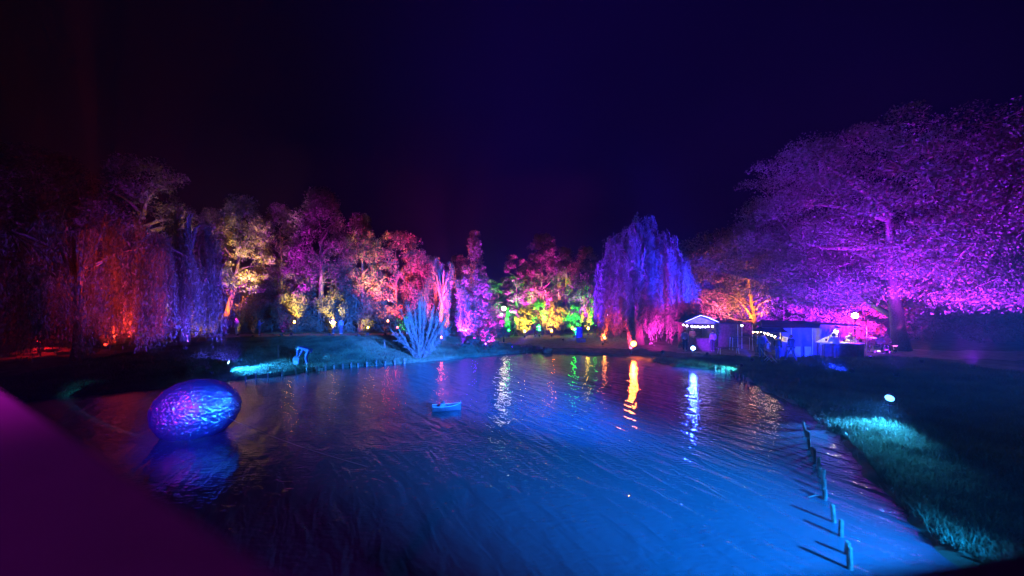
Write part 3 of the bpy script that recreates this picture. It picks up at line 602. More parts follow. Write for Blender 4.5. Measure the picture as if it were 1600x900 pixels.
# ------------------------------------------------------------------ the metallic egg
def egg_material():
    m = bpy.data.materials.new('crinkled_foil'); m.use_nodes = True; t = m.node_tree; t.nodes.clear()
    out = nd(t, 'ShaderNodeOutputMaterial'); p = nd(t, 'ShaderNodeBsdfPrincipled')
    p.inputs['Base Color'].default_value = (.42, .36, .62, 1); p.inputs['Metallic'].default_value = 1; p.inputs['Roughness'].default_value = .24
    tcn = nd(t, 'ShaderNodeTexCoord')
    vo = nd(t, 'ShaderNodeTexVoronoi'); vo.inputs['Scale'].default_value = 11; n = nd(t, 'ShaderNodeTexNoise'); n.inputs['Scale'].default_value = 9; n.inputs['Detail'].default_value = 4; n.inputs['Distortion'].default_value = 1.2
    t.links.new(tcn.outputs['Object'], vo.inputs['Vector']); t.links.new(tcn.outputs['Object'], n.inputs['Vector'])
    b1_ = nd(t, 'ShaderNodeBump'); b1_.inputs['Strength'].default_value = .8; b1_.inputs['Distance'].default_value = .055
    b2_ = nd(t, 'ShaderNodeBump'); b2_.inputs['Strength'].default_value = .8; b2_.inputs['Distance'].default_value = .05
    t.links.new(vo.outputs['Distance'], b1_.inputs['Height']); t.links.new(n.outputs[0], b2_.inputs['Height'])
    t.links.new(b1_.outputs[0], b2_.inputs['Normal']); t.links.new(b2_.outputs[0], p.inputs['Normal'])
    p2 = nd(t, 'ShaderNodeBsdfPrincipled'); p2.inputs['Base Color'].default_value = (.035, .025, .20, 1); p2.inputs['Metallic'].default_value = .85; p2.inputs['Roughness'].default_value = .75; t.links.new(b2_.outputs[0], p2.inputs['Normal'])
    mm = nd(t, 'ShaderNodeMixShader'); mm.inputs[0].default_value = .6; t.links.new(p.outputs[0], mm.inputs[1]); t.links.new(p2.outputs[0], mm.inputs[2]); t.links.new(mm.outputs[0], out.inputs[0]); return m
EY = 12.9; EX = X(309, EY)
egg = empty('egg_sculpture', (EX, EY, 0), 0, 'giant egg of crinkled metal lying on the water at left', 'sculpture')
mb = MB(); NU, NV = 72, 40; vs = []; rr = np.random.default_rng(7)
rotm = Matrix.Rotation(R(13), 3, 'Y').inverted() @ Matrix.Identity(3)
for i in range(NV+1):
    th = PI*i/NV
    for k in range(NU):
        a = 2*PI*k/NU; x = -math.cos(th)*1.34; taper = 1+.10*math.cos(th)
        rr_ = math.sin(th)*1.02*taper+.012*math.sin(9*a+13*th)+.01*math.sin(17*a-7*th)
        vs.append(rotm @ Vector((x, math.cos(a)*rr_, math.sin(a)*rr_)) + Vector((0, 0, .80)))
fs = [(i*NU+k, (i+1)*NU+k, (i+1)*NU+(k+1) % NU, i*NU+(k+1) % NU) for i in range(NV) for k in range(NU)]
mb.add(vs, fs); mb.obj('shell', egg_material(), egg, smooth=True)
mb = MB(); mb.ball((1.20, -.27, .62), .04); mb.obj('mooring_ring', M_BLACK, egg)
M_ROPE = mat('rope', (.10, .10, .10), .8, scale=40)
g0 = ground_px(377, 650); g1 = ground_px(580, 731); rp = MB()
r0 = Vector((EX+1.22, EY-.3, .62)); r1_ = Vector((g1[0], g1[1], .0)); rp.tube([r0.lerp(r1_, t)+Vector((0, 0, -.10*math.sin(PI*t))) for t in np.linspace(0, .97, 14)]+[r1_+Vector((.3, -.2, -.08))], .008, 6)
tag(rp.obj('mooring_rope', M_ROPE, smooth=True), 'thin rope running over the water from the metallic egg', 'rope')

# ------------------------------------------------------------------ toy boat
bx_, by_, _ = ground_px(698, 641)
boat = empty('small_boat', (bx_, by_, 0), R(12), 'small blue lit boat floating in the middle of the pond', 'boat')
M_HULL = mat('painted_hull', (.045, .045, .055), .5, scale=10); mb = MB(); st = []
L_ = 1.15
for i in range(9):
    t = i/8; x = -L_/2+L_*t; w = .21*(math.sin(PI*min(1, .25+t*.75))**.6 if t < 1 else 0)+.012; zt = .17+.10*t**3+.03*(1-t)**2
    st.append([(x, -w, zt), (x, -w*.8, .05), (x, -w*.35, -.05), (x, w*.35, -.05), (x, w*.8, .05), (x, w, zt), (x, w*.86, zt-.01), (x, w*.6, .04), (x, -w*.6, .04), (x, -w*.86, zt-.01)])
vs = [p for s_ in st for p in s_]; fs = [(i*10+k, i*10+(k+1) % 10, (i+1)*10+(k+1) % 10, (i+1)*10+k) for i in range(8) for k in range(10)]+[tuple(range(9, -1, -1)), tuple(80+k for k in range(10))]
mb.add(vs, fs); mb.obj('hull', M_HULL, boat, smooth=False)
mb = MB()
for s_ in (-1, 1): mb.tube([(st[i][0 if s_ < 0 else 5][0], st[i][0 if s_ < 0 else 5][1], st[i][0][2]+.008) for i in range(9)], .014, 6)
mb.obj('gunwale', mat('rail_trim', (.25, .25, .27), .5), boat)
MB().box((-.16, 0, .12), (.3, .26, .16), bev=.03).box((-.16, 0, .235), (.2, .18, .09), bev=.03).obj('cabin', mat('boat_cabin', (.2, .2, .28), .6), boat)
MB().ball((-.14, 0, .33), .07).tube([(-.02, 0, .2), (.0, 0, .42)], .008, 5).obj('funnel', M_HULL, boat, smooth=True)
MB().tube([(.545, 0, .24), (.57, 0, .36)], .014, 6).obj('stem_post', M_HULL, boat)

# ------------------------------------------------------------------ timber posts along the water
PG = 'timber posts along the water'
def post_mesh(seed, h, r):
    q = np.random.default_rng(seed); m = MB(); m.lathe([(r*.95, -.7), (r, -.2), (r*1.02, h*.5), (r*.97, h-.02), (r*.8, h)], n=9)
    m.v = [(x+(.10*r*math.sin(5*math.atan2(y, x)+seed) if z > 0 else 0), y+q.uniform(-.05, .05)*r, z+(q.uniform(-.02, .02) if z > h*.8 else 0)) for x, y, z in m.v]
    return m.mesh('shore_post', M_WOOD)
PM = [post_mesh(s, h, .05) for s, h in ((1, .32), (2, .38), (3, .27))]; PB = [post_mesh(s+5, h, .041) for s, h in ((1, .30), (2, .36), (3, .24))]
lp = [(384, 597), (400, 593), (419, 590), (441, 587), (462, 584), (480, 582), (495, 580), (509, 579), (522, 577), (536, 576), (549, 575), (560, 574), (573, 573), (588, 572), (602, 571), (617, 570), (632, 569)]
ord_ = 'first second third fourth fifth sixth seventh eighth ninth tenth eleventh twelfth thirteenth fourteenth fifteenth sixteenth seventeenth eighteenth nineteenth twentieth'.split()
for i, (px, py) in enumerate(lp):
    Yp = 2700/(py-HZ); o = link('shore_post', PM[i % 3], None, (X(px, Yp), Yp, 0)); o.rotation_euler = (R((i*37) % 9-4), R((i*53) % 7-3), i)
    tag(o, 'timber shore post, %s to the right of the metallic egg' % ord_[i], 'post', PG)
rp_ = [(1118, 580), (1127, 582), (1135, 584), (1143, 587), (1150, 590), (1156, 594), (1163, 598), (1170, 604), (1250, 607)]
for i, (px, py) in enumerate(rp_):
    Yp = 2700/(py-HZ); z_ = 0
    o = link('shore_post', PM[(i+1) % 3], None, (X(px, Yp), Yp, z_ if i < 8 else gz(X(px, Yp), Yp))); o.rotation_euler = (R((i*31) % 9-4), R((i*47) % 7-3), i*2)
    tag(o, ('timber shore post, %s from the left below the cool white floodlight' % ord_[i]) if i < 8 else 'lone timber stake standing in the dark right lawn', 'post', PG)
np_ = [(1257, 673), (1260, 682), (1263, 692), (1265, 702), (1268, 711), (1273, 722), (1279, 733), (1282, 745), (1285, 757), (1288, 768), (1289, 781), (1303, 816), (1314, 838), (1323, 866), (1328, 889)]
for i, (px, py) in enumerate(np_):
    Yp = 2700/(py-HZ); o = link('shore_post', PB[(i*2) % 3], None, (X(px, Yp), Yp, 0)); o.rotation_euler = (R((i*29) % 13-6), R((i*41) % 11-5), i*1.7)
    tag(o, 'timber post standing in the water, %s counted from the far end of the near row' % ord_[i], 'post', PG)
tw = MB(); q0 = ground_px(1262, 779); tw.tube([(q0[0], q0[1], .02), (q0[0]+.2, q0[1]+.03, .05), (q0[0]+.45, q0[1]-.02, .03)], [.008, .014, .006], 5); tw.tube([(q0[0]+.2, q0[1]+.03, .05), (q0[0]+.28, q0[1]+.12, .12)], .006, 4)
tag(tw.obj('driftwood_stick', M_WOOD), 'thin stick caught against the near row of posts', 'stick')
# stakes and rocks on the lawn
for px, py, h, lab in ((435, 562, 1.0, 'tall wooden stake left of the bending person'), (601, 543, .6, 'short wooden stake on the lawn left of the spiky shrub')):
    g = ground_px(px, py); o = MB().box((0, 0, h/2-.1), (.09, .07, h+.2), bev=.012).obj('lawn_stake', M_WOOD, None, g); tag(o, lab, 'stake')
def rock(seed, s):
    q = np.random.default_rng(seed); m = MB(); m.ball((0, 0, 0), 1, 12); k = q.normal(size=(6, 3))
    m.v = [tuple(np.array(p)*s*(1+.16*sum(math.sin(3*np.dot(kk, p)) for kk in k)/2)*np.array([1, .8, .55])) for p in m.v]; return m.mesh('rock', M_STONE, True)
for i, (px, py, s, lab) in enumerate(((824, 544, .55, 'grey rock at the tip of the lawn'), (855, 549, .42, 'dark rock at the far water edge'), (843, 546, .3, 'small rock between the two larger ones'), (795, 538, .25, 'pale stone beside the lamp post'))):
    g = ground_px(px, py); tag(link('rock', rock(i+3, s), None, (g[0], g[1], g[2]+.08)), lab, 'rock', 'rocks at the far shore')

# ------------------------------------------------------------------ lamps
def street_lamp(px, py, Y, col, s, lab, r=.2, light=0):
    x, y, z = on(px, Y); t = empty('street_lamp', (x, y, z), 0, lab, 'street lamp'); h = Z(py, Y)-z
    MB().lathe([(.09, -.1), (.09, .35), (.045, .4), (.04, h-r-.12), (.08, h-r-.06), (.08, h-r+.02)], n=10).obj('pole', M_BLACK, t, smooth=True)
    MB().ball((0, 0, h), r, 16).obj('globe', mat('globe_'+lab[:6], (.8, .8, .75), .3, emit=col, estr=s, var=.02), t, smooth=True)
    MB().lathe([(.07, h+r-.03), (.05, h+r+.04), (.01, h+r+.07)], n=10).obj('cap', M_BLACK, t)
street_lamp(787, 482, 39, (1, .82, .45), 90, 'street lamp with a glowing warm white globe left of the centre shrubs', .2)
street_lamp(948, 493, 38, (1, .6, .25), 55, 'street lamp half hidden left of the blue willow', .17)
street_lamp(1336, 493, 30.5, (1, .75, .3), 80, 'street lamp glowing yellow behind the right hand counter', .2)

# ------------------------------------------------------------------ people
M_SKIN = mat('skin', (.5, .32, .24), .6, var=.08)
def skin_obj(name, verts, rads, edges, mt, parent, root=0, sub=1):
    me = bpy.data.meshes.new(name); me.from_pydata(verts, edges, []); me.materials.append(mt)
    o = link(name, me, parent); md = o.modifiers.new('skin', 'SKIN'); md.use_smooth_shade = True
    sv = me.skin_vertices[0].data
    for i, r_ in enumerate(rads): sv[i].radius = r_ if hasattr(r_, '__len__') else (r_, r_); sv[i].use_root = (i == root)
    if sub: s_ = o.modifiers.new('sub', 'SUBSURF'); s_.levels = sub; s_.render_levels = sub
    return o
BASE = dict(pel=(0, 0, .94), ch=(0, .01, 1.28), nk=(0, .02, 1.47), hd=(0, .04, 1.6), tp=(0, .03, 1.71),
            sl=(-.18, 0, 1.41), el=(-.24, -.03, 1.13), wl=(-.23, .07, .89), sr=(.18, 0, 1.41), er=(.24, -.03, 1.13), wr=(.23, .07, .89),
            hl=(-.09, 0, .9), kl=(-.1, .03, .5), al=(-.1, -.01, .09), hr=(.09, 0, .9), kr=(.1, .03, .5), ar=(.1, -.01, .09), tl=(-.11, .14, .04), tr=(.11, .14, .04))
POSES = {
 'stand': {},
 'walk': dict(kl=(-.1, .2, .52), al=(-.1, .28, .12), tl=(-.11, .42, .09), kr=(.1, -.06, .5), ar=(.1, -.3, .13), tr=(.11, -.2, .03), el=(-.25, -.14, 1.15), wl=(-.24, -.08, .92), er=(.25, .1, 1.15), wr=(.22, .26, .98)),
 'fold': dict(el=(-.25, .03, 1.13), wl=(-.06, .25, 1.15), er=(.25, .03, 1.13), wr=(.08, .24, 1.1)),
 'phone': dict(el=(-.25, .1, 1.14), wl=(-.08, .33, 1.28), er=(.25, .1, 1.14), wr=(.08, .33, 1.3)),
 'bend': dict(pel=(0, -.15, .86), ch=(0, .22, 1.03), nk=(0, .42, 1.05), hd=(0, .54, 1.0), tp=(0, .64, .95), sl=(-.18, .36, 1.04), sr=(.18, .36, 1.04), el=(-.2, .42, .75), wl=(-.12, .52, .52), er=(.2, .4, .76), wr=(.12, .56, .5),
              hl=(-.09, -.15, .84), hr=(.09, -.15, .84), kl=(-.1, -.02, .47), al=(-.1, -.12, .09), tl=(-.11, .03, .04), kr=(.1, .14, .47), ar=(.1, .08, .09), tr=(.11, .23, .04)),
 'lean': dict(ch=(0, .14, 1.22), nk=(0, .24, 1.39), hd=(0, .3, 1.5), tp=(0, .34, 1.6), sl=(-.18, .2, 1.33), sr=(.18, .2, 1.33), el=(-.26, .32, 1.1), wl=(-.16, .5, 1.07), er=(.26, .32, 1.1), wr=(.14, .5, 1.08)),
 'sit': dict(pel=(0, 0, .5), ch=(0, .03, .84), nk=(0, .06, 1.03), hd=(0, .09, 1.16), tp=(0, .08, 1.27), sl=(-.18, .03, .97), sr=(.18, .03, .97), el=(-.24, .1, .72), wl=(-.12, .32, .72), er=(.24, .1, .72), wr=(.12, .32, .72),
             hl=(-.09, .03, .48), hr=(.09, .03, .48), kl=(-.12, .44, .5), kr=(.12, .44, .5), al=(-.12, .42, .1), ar=(.12, .42, .1), tl=(-.12, .56, .04), tr=(.12, .56, .04)),
}
PPL = 'visitors of the light festival'
def person(loc, heading, pose, coat, legs, lab, hair=(.05, .035, .03), s=1.0, long=0.0):
    J = dict(BASE); J.update(POSES[pose]); J = {k: Vector(v_) for k, v_ in J.items()}
    t = empty('person', loc, heading, lab, 'person', PPL); t.scale = (s, s, s)
    K = ['pel', 'ch', 'nk', 'hd', 'tp', 'sl', 'el', 'wl', 'sr', 'er', 'wr', 'hl', 'kl', 'al', 'hr', 'kr', 'ar', 'tl', 'tr']
    V_ = [J[k] for k in K]; RR = dict(pel=(.13, .11), ch=(.14, .105), nk=.052, hd=(.078, .09), tp=(.06, .068), sl=.06, el=.042, wl=.028, sr=.06, er=.042, wr=.028, hl=.085, kl=.058, al=.04, hr=.085, kr=.058, ar=.04, tl=.03, tr=.03)
    E_ = [('pel', 'ch'), ('ch', 'nk'), ('nk', 'hd'), ('hd', 'tp'), ('ch', 'sl'), ('sl', 'el'), ('el', 'wl'), ('ch', 'sr'), ('sr', 'er'), ('er', 'wr'), ('pel', 'hl'), ('hl', 'kl'), ('kl', 'al'), ('pel', 'hr'), ('hr', 'kr'), ('kr', 'ar'), ('al', 'tl'), ('ar', 'tr')]
    ix = {k: i for i, k in enumerate(K)}; ed = [(ix[a], ix[b]) for a, b in E_]; rad = [RR[k] for k in K]
    up = (J['tp']-J['hd']).normalized(); fw = Vector((0, 1, 0)); fw = (fw-up*fw.dot(up)).normalized()
    if pose == 'bend': fw = Vector((0, .35, -1)).normalized()
    # nose and ears on the head
    V_.append(J['hd']+fw*.115-up*.005); rad.append(.012); ed.append((ix['hd'], len(V_)-1))
    for k, e_, w_ in ((-1, 'el', 'wl'), (1, 'er', 'wr')):       # palm, four fingers and thumb
        wr = J[w_]; d = (wr-J[e_]).normalized(); palm = wr+d*.075; sd = Vector((0, 0, 1)).cross(d); sd = sd.normalized() if sd.length > .1 else Vector((0, 1, 0)); curl = Vector((-k*.5, 0, -.3))
        V_.append(palm); rad.append((.034, .016)); pi_ = len(V_)-1; ed.append((ix[w_], pi_))
        for q, fl in enumerate((.062, .075, .07, .055)):
            b_ = palm+sd*(-.03+.02*q)+d*.015; V_.append(b_+d*fl*.55); rad.append(.009); V_.append(b_+d*fl*.8+curl*fl*.5); rad.append(.007)
            ed += [(pi_, len(V_)-2), (len(V_)-2, len(V_)-1)]
        V_.append(wr+d*.045+sd*-.05); rad.append(.011); ed.append((pi_, len(V_)-1))
    skin_obj('body', V_, rad, ed, M_SKIN, t)
    cm = mat('coat_%02d%02d%02d' % tuple(int(c*99) for c in coat), coat, .8, var=.2); lm = mat('trousers_%02d%02d%02d' % tuple(int(c*99) for c in legs), legs, .85, var=.2)
    def lerp(a, b, q): return J[a].lerp(J[b], q)
    hem = J['pel'].lerp((J['kl']+J['kr'])/2, .22+long) if pose != 'sit' else J['pel']+Vector((0, .05, -.03))
    skin_obj('coat', [J['ch'], J['pel'], hem, J['nk']-(J['nk']-J['ch'])*.12, J['sl'], J['el'], lerp('el', 'wl', .93), J['sr'], J['er'], lerp('er', 'wr', .93)], [(.185, .145), (.17, .145), (.175, .155), .075, .085, .066, .05, .085, .066, .05],
             [(0, 1), (1, 2), (0, 3), (0, 4), (4, 5), (5, 6), (0, 7), (7, 8), (8, 9)], cm, t)
    skin_obj('trousers', [J['pel'], J['hl'], J['kl'], lerp('kl', 'al', .95), J['hr'], J['kr'], lerp('kr', 'ar', .95)], [(.14, .12), .1, .078, .06, .1, .078, .06], [(0, 1), (1, 2), (2, 3), (0, 4), (4, 5), (5, 6)], lm, t)
    for a, b in (('al', 'tl'), ('ar', 'tr')):
        d = (J[b]-J[a]); d.z = 0; d.normalize(); skin_obj('shoe', [J[a]-d*.05+Vector((0, 0, -.045)), J[a]+d*.07+Vector((0, 0, -.05)), J[b]+d*.04+Vector((0, 0, .005))], [.048, .05, .036], [(0, 1), (1, 2)], M_BLACK, t)
    c = J['hd']-fw*.022+up*.035; hm = MB(); rot = Matrix((fw.cross(up), fw, up)).transposed()
    prof = [(max(1e-4, math.sin(PI*i/8))*.108, -math.cos(PI*i/8)*.115) for i in range(2, 9)]
    hm.lathe(prof, c, 12, rot); hm.obj('hair', mat('hair_%02d' % int(hair[0]*99), hair, .6), t, smooth=True)
    for sx_ in (-1, 1):
        MB().ball(J['hd']+fw*.085+rot @ Vector((sx_*.032, 0, .012)), .011, 8).obj('eye', M_BLACK, t)
    MB().ball(J['hd']+fw*.088-up*.045, .02, 8, (1, .4, .35)).obj('mouth', mat('lips', (.4, .15, .13), .5), t)
    return t
DK = (.03, .03, .04); NV = (.05, .06, .12)
person(on(357, 38.6), R(200), 'walk', (.12, .1, .2), DK, 'left walker of the pair beside the leaning trunk, stooping forward')
person(on(370, 38.4), R(160), 'stand', (.3, .15, .3), (.3, .25, .3), 'right walker of the pair beside the leaning trunk, in paler clothes', hair=(.3, .2, .1))
person(on(405, 37.6), R(-60), 'phone', (.14, .16, .4), NV, 'lone walker in blue light on the left path', s=1.02)
person(on(521, 39.3), R(90), 'phone', (.14, .16, .4), DK, 'taller person of the pair in front of the amber bush', s=1.05)
person(on(533, 39), R(60), 'stand', (.16, .17, .38), NV, 'shorter person of the pair in front of the amber bush', s=.95)
g = ground_px(479, 570); person((g[0], g[1], g[2]), R(84), 'bend', (.035, .04, .12), (.03, .03, .08), 'person bending over a bag by the left shore', s=1.12)
bagp = ground_px(463, 570)
bag = empty('backpack', bagp, R(20), 'pale backpack standing on the grass before the bending person', 'backpack')
MB().box((0, 0, .28), (.36, .26, .55), bev=.09).obj('bag_body', mat('bag_fabric', (.09, .1, .14), .8), bag, smooth=False)
MB().box((0, -.15, .2), (.26, .08, .26), bev=.03).obj('front_pocket', mat('bag_pocket', (.2, .2, .25), .8), bag); MB().tube([(-.06, 0, .54), (0, 0, .63), (.06, 0, .54)], .012, 6).obj('handle', M_BLACK, bag)
person(on(806, 45.5), R(90), 'walk', (.25, .12, .35), NV, 'purple lit person walking near the yellow shrub')
person(on(835, 44.6), R(-90), 'fold', (.5, .08, .25), DK, 'person in a magenta top below the green lit shrub', s=.95)
person(on(843, 45.2), R(100), 'sit', (.1, .08, .2), DK, 'dark figure seated right of the magenta top')
# barrel and crate
br = empty('barrel', on(905, 43), 0, 'blue barrel standing in the centre path', 'barrel')
MB().lathe([(.36, 0), (.4, .05), (.4, .34), (.43, .36), (.4, .38), (.4, .72), (.43, .74), (.4, .76), (.4, 1.08), (.36, 1.12)], n=18).obj('drum', mat('blue_plastic', (.03, .05, .6), .45), br, smooth=False)
MB().lathe([(.37, 1.12), (.37, 1.16), (.1, 1.18)], n=18).obj('lid', mat('blue_lid', (.02, .03, .4), .45), br)
g = ground_px(908, 535)
cb = empty('storage_box', g, R(10), 'low blue box on the path in front of the barrel', 'box')
MB().box((0, 0, .2), (.8, .5, .4), bev=.03).obj('box_body', mat('blue_plastic', (.03, .05, .6), .45), cb); MB().box((0, 0, .425), (.86, .56, .05), bev=.01).obj('lid', mat('blue_lid', (.02, .03, .4), .45), cb)
flood(on(880, 39), (X(905, 42), 42, .8), BLU, 16, 40, 'small blue floodlight aimed at the barrel', .09, 6)
# picnic table under the left willow
pt = empty('picnic_table', on(302, 33), R(6), 'wooden picnic table under the left willow strands', 'table')
for k in range(5): MB().box((0, -.3+k*.15, .76), (1.8, .13, .04)).obj('table_plank', M_WOOD, pt)
for s_ in (-1, 1):
    for k in range(2): MB().box((0, s_*(.68+k*.14), .44), (1.8, .125, .04)).obj('bench_plank', M_WOOD, pt)
    for q in (-1, 1): MB().tube([(q*.7, s_*.62, 0), (q*.7, s_*.25, .74)], .045, 4).obj('leg', M_WOOD, pt)
    MB().box((s_*.7, 0, .39), (.05, 1.6, .09)).obj('crossbeam', M_WOOD, pt)

# ------------------------------------------------------------------ market
M_TENT = mat('tent_fabric', (.13, .14, .3), .7, var=.15, scale=4, bump=.3); M_DARKF = mat('dark_cloth', (.06, .06, .08), .85, var=.3, scale=5, bump=.4)
M_PALE = mat('white_panel', (.6, .6, .62), .7, var=.06); M_BOARD = mat('stained_board', (.17, .12, .09), .8, var=.35, scale=7, bump=.4)
def lit(name, col, s): return mat(name, (.8, .8, .8), .3, emit=col, estr=s, var=.02)
# gabled kiosk
KX, KY, KZ = on(1087, 31)
ks = empty('kiosk', (KX, KY, KZ-.02), R(-6), 'open gabled kiosk with a row of glowing bulbs', 'kiosk')
for sx_ in (-.92, .92):
    for sy in (-.9, .9): MB().box((sx_, sy, 1.06), (.1, .1, 2.12)).obj('corner_post', M_WOOD, ks)
for s_ in (-1, 1):
    for k in range(7):
        c_ = (s_*(.08+k*.178), 0, 2.60-k*.075-.04)
        MB().box(c_, (.19, 2.3, .025), ry=s_*R(22.5)).obj('roof_board', M_DARKF, ks)
mb = MB(); mb.add([(-1, -.95, 2.12), (1, -.95, 2.12), (0, -.95, 2.5), (-1, -.91, 2.12), (1, -.91, 2.12), (0, -.91, 2.5)], [(0, 1, 2), (5, 4, 3), (0, 3, 4, 1), (1, 4, 5, 2), (2, 5, 3, 0)]); mb.obj('gable', M_BOARD, ks); ks.scale = (1.08, 1.08, 1.08)
MB().box((0, -.93, 2.08), (1.95, .06, .1)).obj('front_beam', M_BOARD, ks)
for k in range(6): MB().box((-.8+k*.32, .95, 1.1), (.3, .04, 2.0)).obj('back_plank', M_BOARD, ks)
MB().box((0, -.8, .95), (1.75, .4, .05)).obj('counter_top', M_WOOD, ks)
for k in range(6): MB().box((-.75+k*.3, -.97, .46), (.28, .03, .9)).obj('front_plank', M_BOARD, ks)
sl_ = empty('string_light', (KX, KY-.12, KZ+.12), R(-6), 'string of white violet bulbs under the kiosk gable', 'string light')
MB().tube([(-1.4, -1.05, 1.98), (-.9, -1.05, 1.92), (0, -1.06, 1.83), (.95, -1.05, 1.92)], .012, 5).obj('cable', M_BLACK, sl_)
for k, x in enumerate((-1.35, -1.08, -.72, -.5, -.28, -.1, .08, .28, .5, .82)):
    MB().ball((x, -1.06, 1.80+.12*(x*.8)**2-.02*(k % 2)), .062, 10).obj('bulb', lit('kiosk_bulb', (.85, .65, 1), 26), sl_, smooth=True)
roofl = empty('rope_light', (KX, KY-.08, KZ+.17), R(-6), 'pale rope light following the kiosk roof edge', 'rope light')
MB().tube([(-1.25, -1.19, 2.13), (-.6, -1.19, 2.42), (-.08, -1.19, 2.64), (.3, -1.19, 2.55), (.7, -1.19, 2.38), (1.25, -1.19, 2.13)], .022, 6).obj('glowing_tube', lit('rope_glow', (.7, .6, 1), 1.6), roofl)
person((KX-.15, KY+.25, KZ), R(180), 'fold', (.6, .2, .25), DK, 'vendor in pink inside the gabled kiosk', hair=(.4, .3, .2)); person((KX+.55, KY-1.6, KZ), R(10), 'stand', (.3, .32, .5), DK, 'customer standing at the right corner of the kiosk')
person((KX-1.4, KY-1.2, KZ), R(-30), 'stand', (.3, .15, .3), DK, 'customer waiting left of the kiosk')
# wooden booth
BX, BY, BZ = on(1124, 31)
bo = empty('booth', (BX+.02, BY, BZ-.03), R(-4), 'closed wooden booth between kiosk and bench, its boards violet', 'booth')
for k in range(10): MB().box((-.9+k*.2, -.9, .98), (.188, .035, 1.96+.012*((k*7) % 3))).obj('front_board', M_BOARD, bo)
for s_ in (-1, 1):
    for k in range(8): MB().box((s_*1.0, -.8+k*.22, .98), (.03, .205, 1.94)).obj('side_board', M_BOARD, bo)
MB().box((0, .92, .98), (2.0, .04, 1.94)).obj('back_wall', M_BOARD, bo)
for k in range(8): MB().box((0, -1.0+k*.28, 2.0+.008*(k % 2)), (2.3, .27, .03)).obj('roof_board', M_DARKF, bo)
# booth wall lamp (warm light at its right corner)
wl = empty('post_lamp', (BX+1.22, BY-1.0, BZ), 0, 'slim post with a small greenish white lamp right of the booth', 'lamp')
MB().tube([(0, 0, 0), (0, 0, 1.75)], .03, 8).obj('pole', M_PALE, wl); MB().ball((0, 0, 1.82), .07, 10).obj('bulb', lit('green_white', (.7, 1, .8), 18), wl); MB().lathe([(.12, 1.89), (.02, 1.97)], n=10).obj('shade', M_BLACK, wl)
# bench
def bench(px, Y, lab, w=1.6):
    b = empty('bench', on(px, Y), R(-4), lab, 'bench', 'benches at the market')
    for k in range(3): MB().box((0, -.14+k*.14, .46), (w, .12, .035)).obj('seat_plank', M_WOOD, b)
    for s_ in (-1, 1):
        for q in (-1, 1): MB().tube([(s_*w*.4, q*.2, 0), (s_*w*.38, q*.13, .44)], .025, 5).obj('leg', M_PALE, b)
bench(1138, 28.6, 'low bench in front of the booth', 1.7)
tb = empty('bar_table', on(1158, 29.6), R(-4), 'long standing table between the booth and the tent', 'table')
for k in range(4): MB().box((0, -.24+k*.16, 1.0), (1.7, .15, .035)).obj('top_plank', M_WOOD, tb)
for s_ in (-1, 1):
    for q in (-1, 1): MB().tube([(s_*.75, q*.26, 0), (s_*.72, q*.18, .98)], .028, 5).obj('leg', M_PALE, tb)
# tent
TX0, TX1 = X(1182, 27), X(1290, 27); TZ = gz((TX0+TX1)/2, 27.5)-.03; TW = TX1-TX0
tn = empty('market_tent', ((TX0+TX1)/2, 27.6, TZ), R(-2), 'long market tent with a blue lit side wall', 'tent')
def sheet(name, p00, p10, p11, p01, mt, nu=24, nv=8, wob=.03, seed=0, parent=None, th=.012):
    q = np.random.default_rng(seed); ph = q.uniform(0, 6, 4); vs = []; p00, p10, p11, p01 = map(Vector, (p00, p10, p11, p01)); n = (p10-p00).cross(p01-p00).normalized()
    for side in (0, 1):
        for j in range(nv+1):
            for i in range(nu+1):
                u_, v_ = i/nu, j/nv; p = p00*(1-u_)*(1-v_)+p10*u_*(1-v_)+p11*u_*v_+p01*(1-u_)*v_
                w_ = wob*(math.sin(u_*19+ph[0])*.6+math.sin(u_*43+ph[1]+v_*2)*.3+math.sin(u_*7+v_*5+ph[2])*.6)*math.sin(PI*min(1, max(0, .1+v_*.9)))
                vs.append(p+n*(w_+side*th))
    N = (nu+1)*(nv+1); fs = []
    for j in range(nv):
        for i in range(nu):
            a = j*(nu+1)+i; fs.append((a, a+1, a+nu+2, a+nu+1)); fs.append((N+a+nu+1, N+a+nu+2, N+a+1, N+a))
    return MB().add(vs, fs).obj(name, mt, parent, smooth=True)
h_ = TW/2
sheet('side_wall', (-h_+1.1, -1.5, .02), (h_, -1.5, .02), (h_, -1.5, 2.05), (-h_+1.1, -1.5, 2.05), M_TENT, 40, 10, .05, 1, tn)
sheet('roof_sheet', (-h_-.25, -1.75, 1.98), (h_+.1, -1.75, 2.0), (h_-.2, 0, 2.32), (-h_+.7, 0, 2.42), M_TENT, 30, 6, .03, 2, tn)
sheet('roof_sheet', (-h_+.7, 0, 2.42), (h_-.2, 0, 2.32), (h_, 1.7, 1.98), (-h_+1.3, 1.7, 1.98), M_TENT, 30, 6, .03, 3, tn)
sheet('end_wall', (h_, -1.45, .02), (h_, 1.6, .02), (h_, 1.6, 2), (h_, -1.45, 2), M_TENT, 10, 6, .04, 4, tn)
sheet('back_wall', (-h_+1.5, 1.6, .02), (h_, 1.6, .02), (h_, 1.6, 2), (-h_+1.5, 1.6, 2), M_TENT, 20, 6, .04, 5, tn)
sheet('awning', (-h_-1.0, -1.9, 1.75), (-h_+1.2, -2.2, 1.72), (-h_+1.1, -1.55, 2.06), (-h_-.3, -1.5, 2.05), M_DARKF, 12, 4, .02, 6, tn)
for x in (-h_, -h_+1.1, -.6, .8, h_):
    for y in (-1.55, 1.65): MB().tube([(x, y, 0), (x, y, 2.02)], .025, 8).obj('tent_pole', M_PALE, tn)
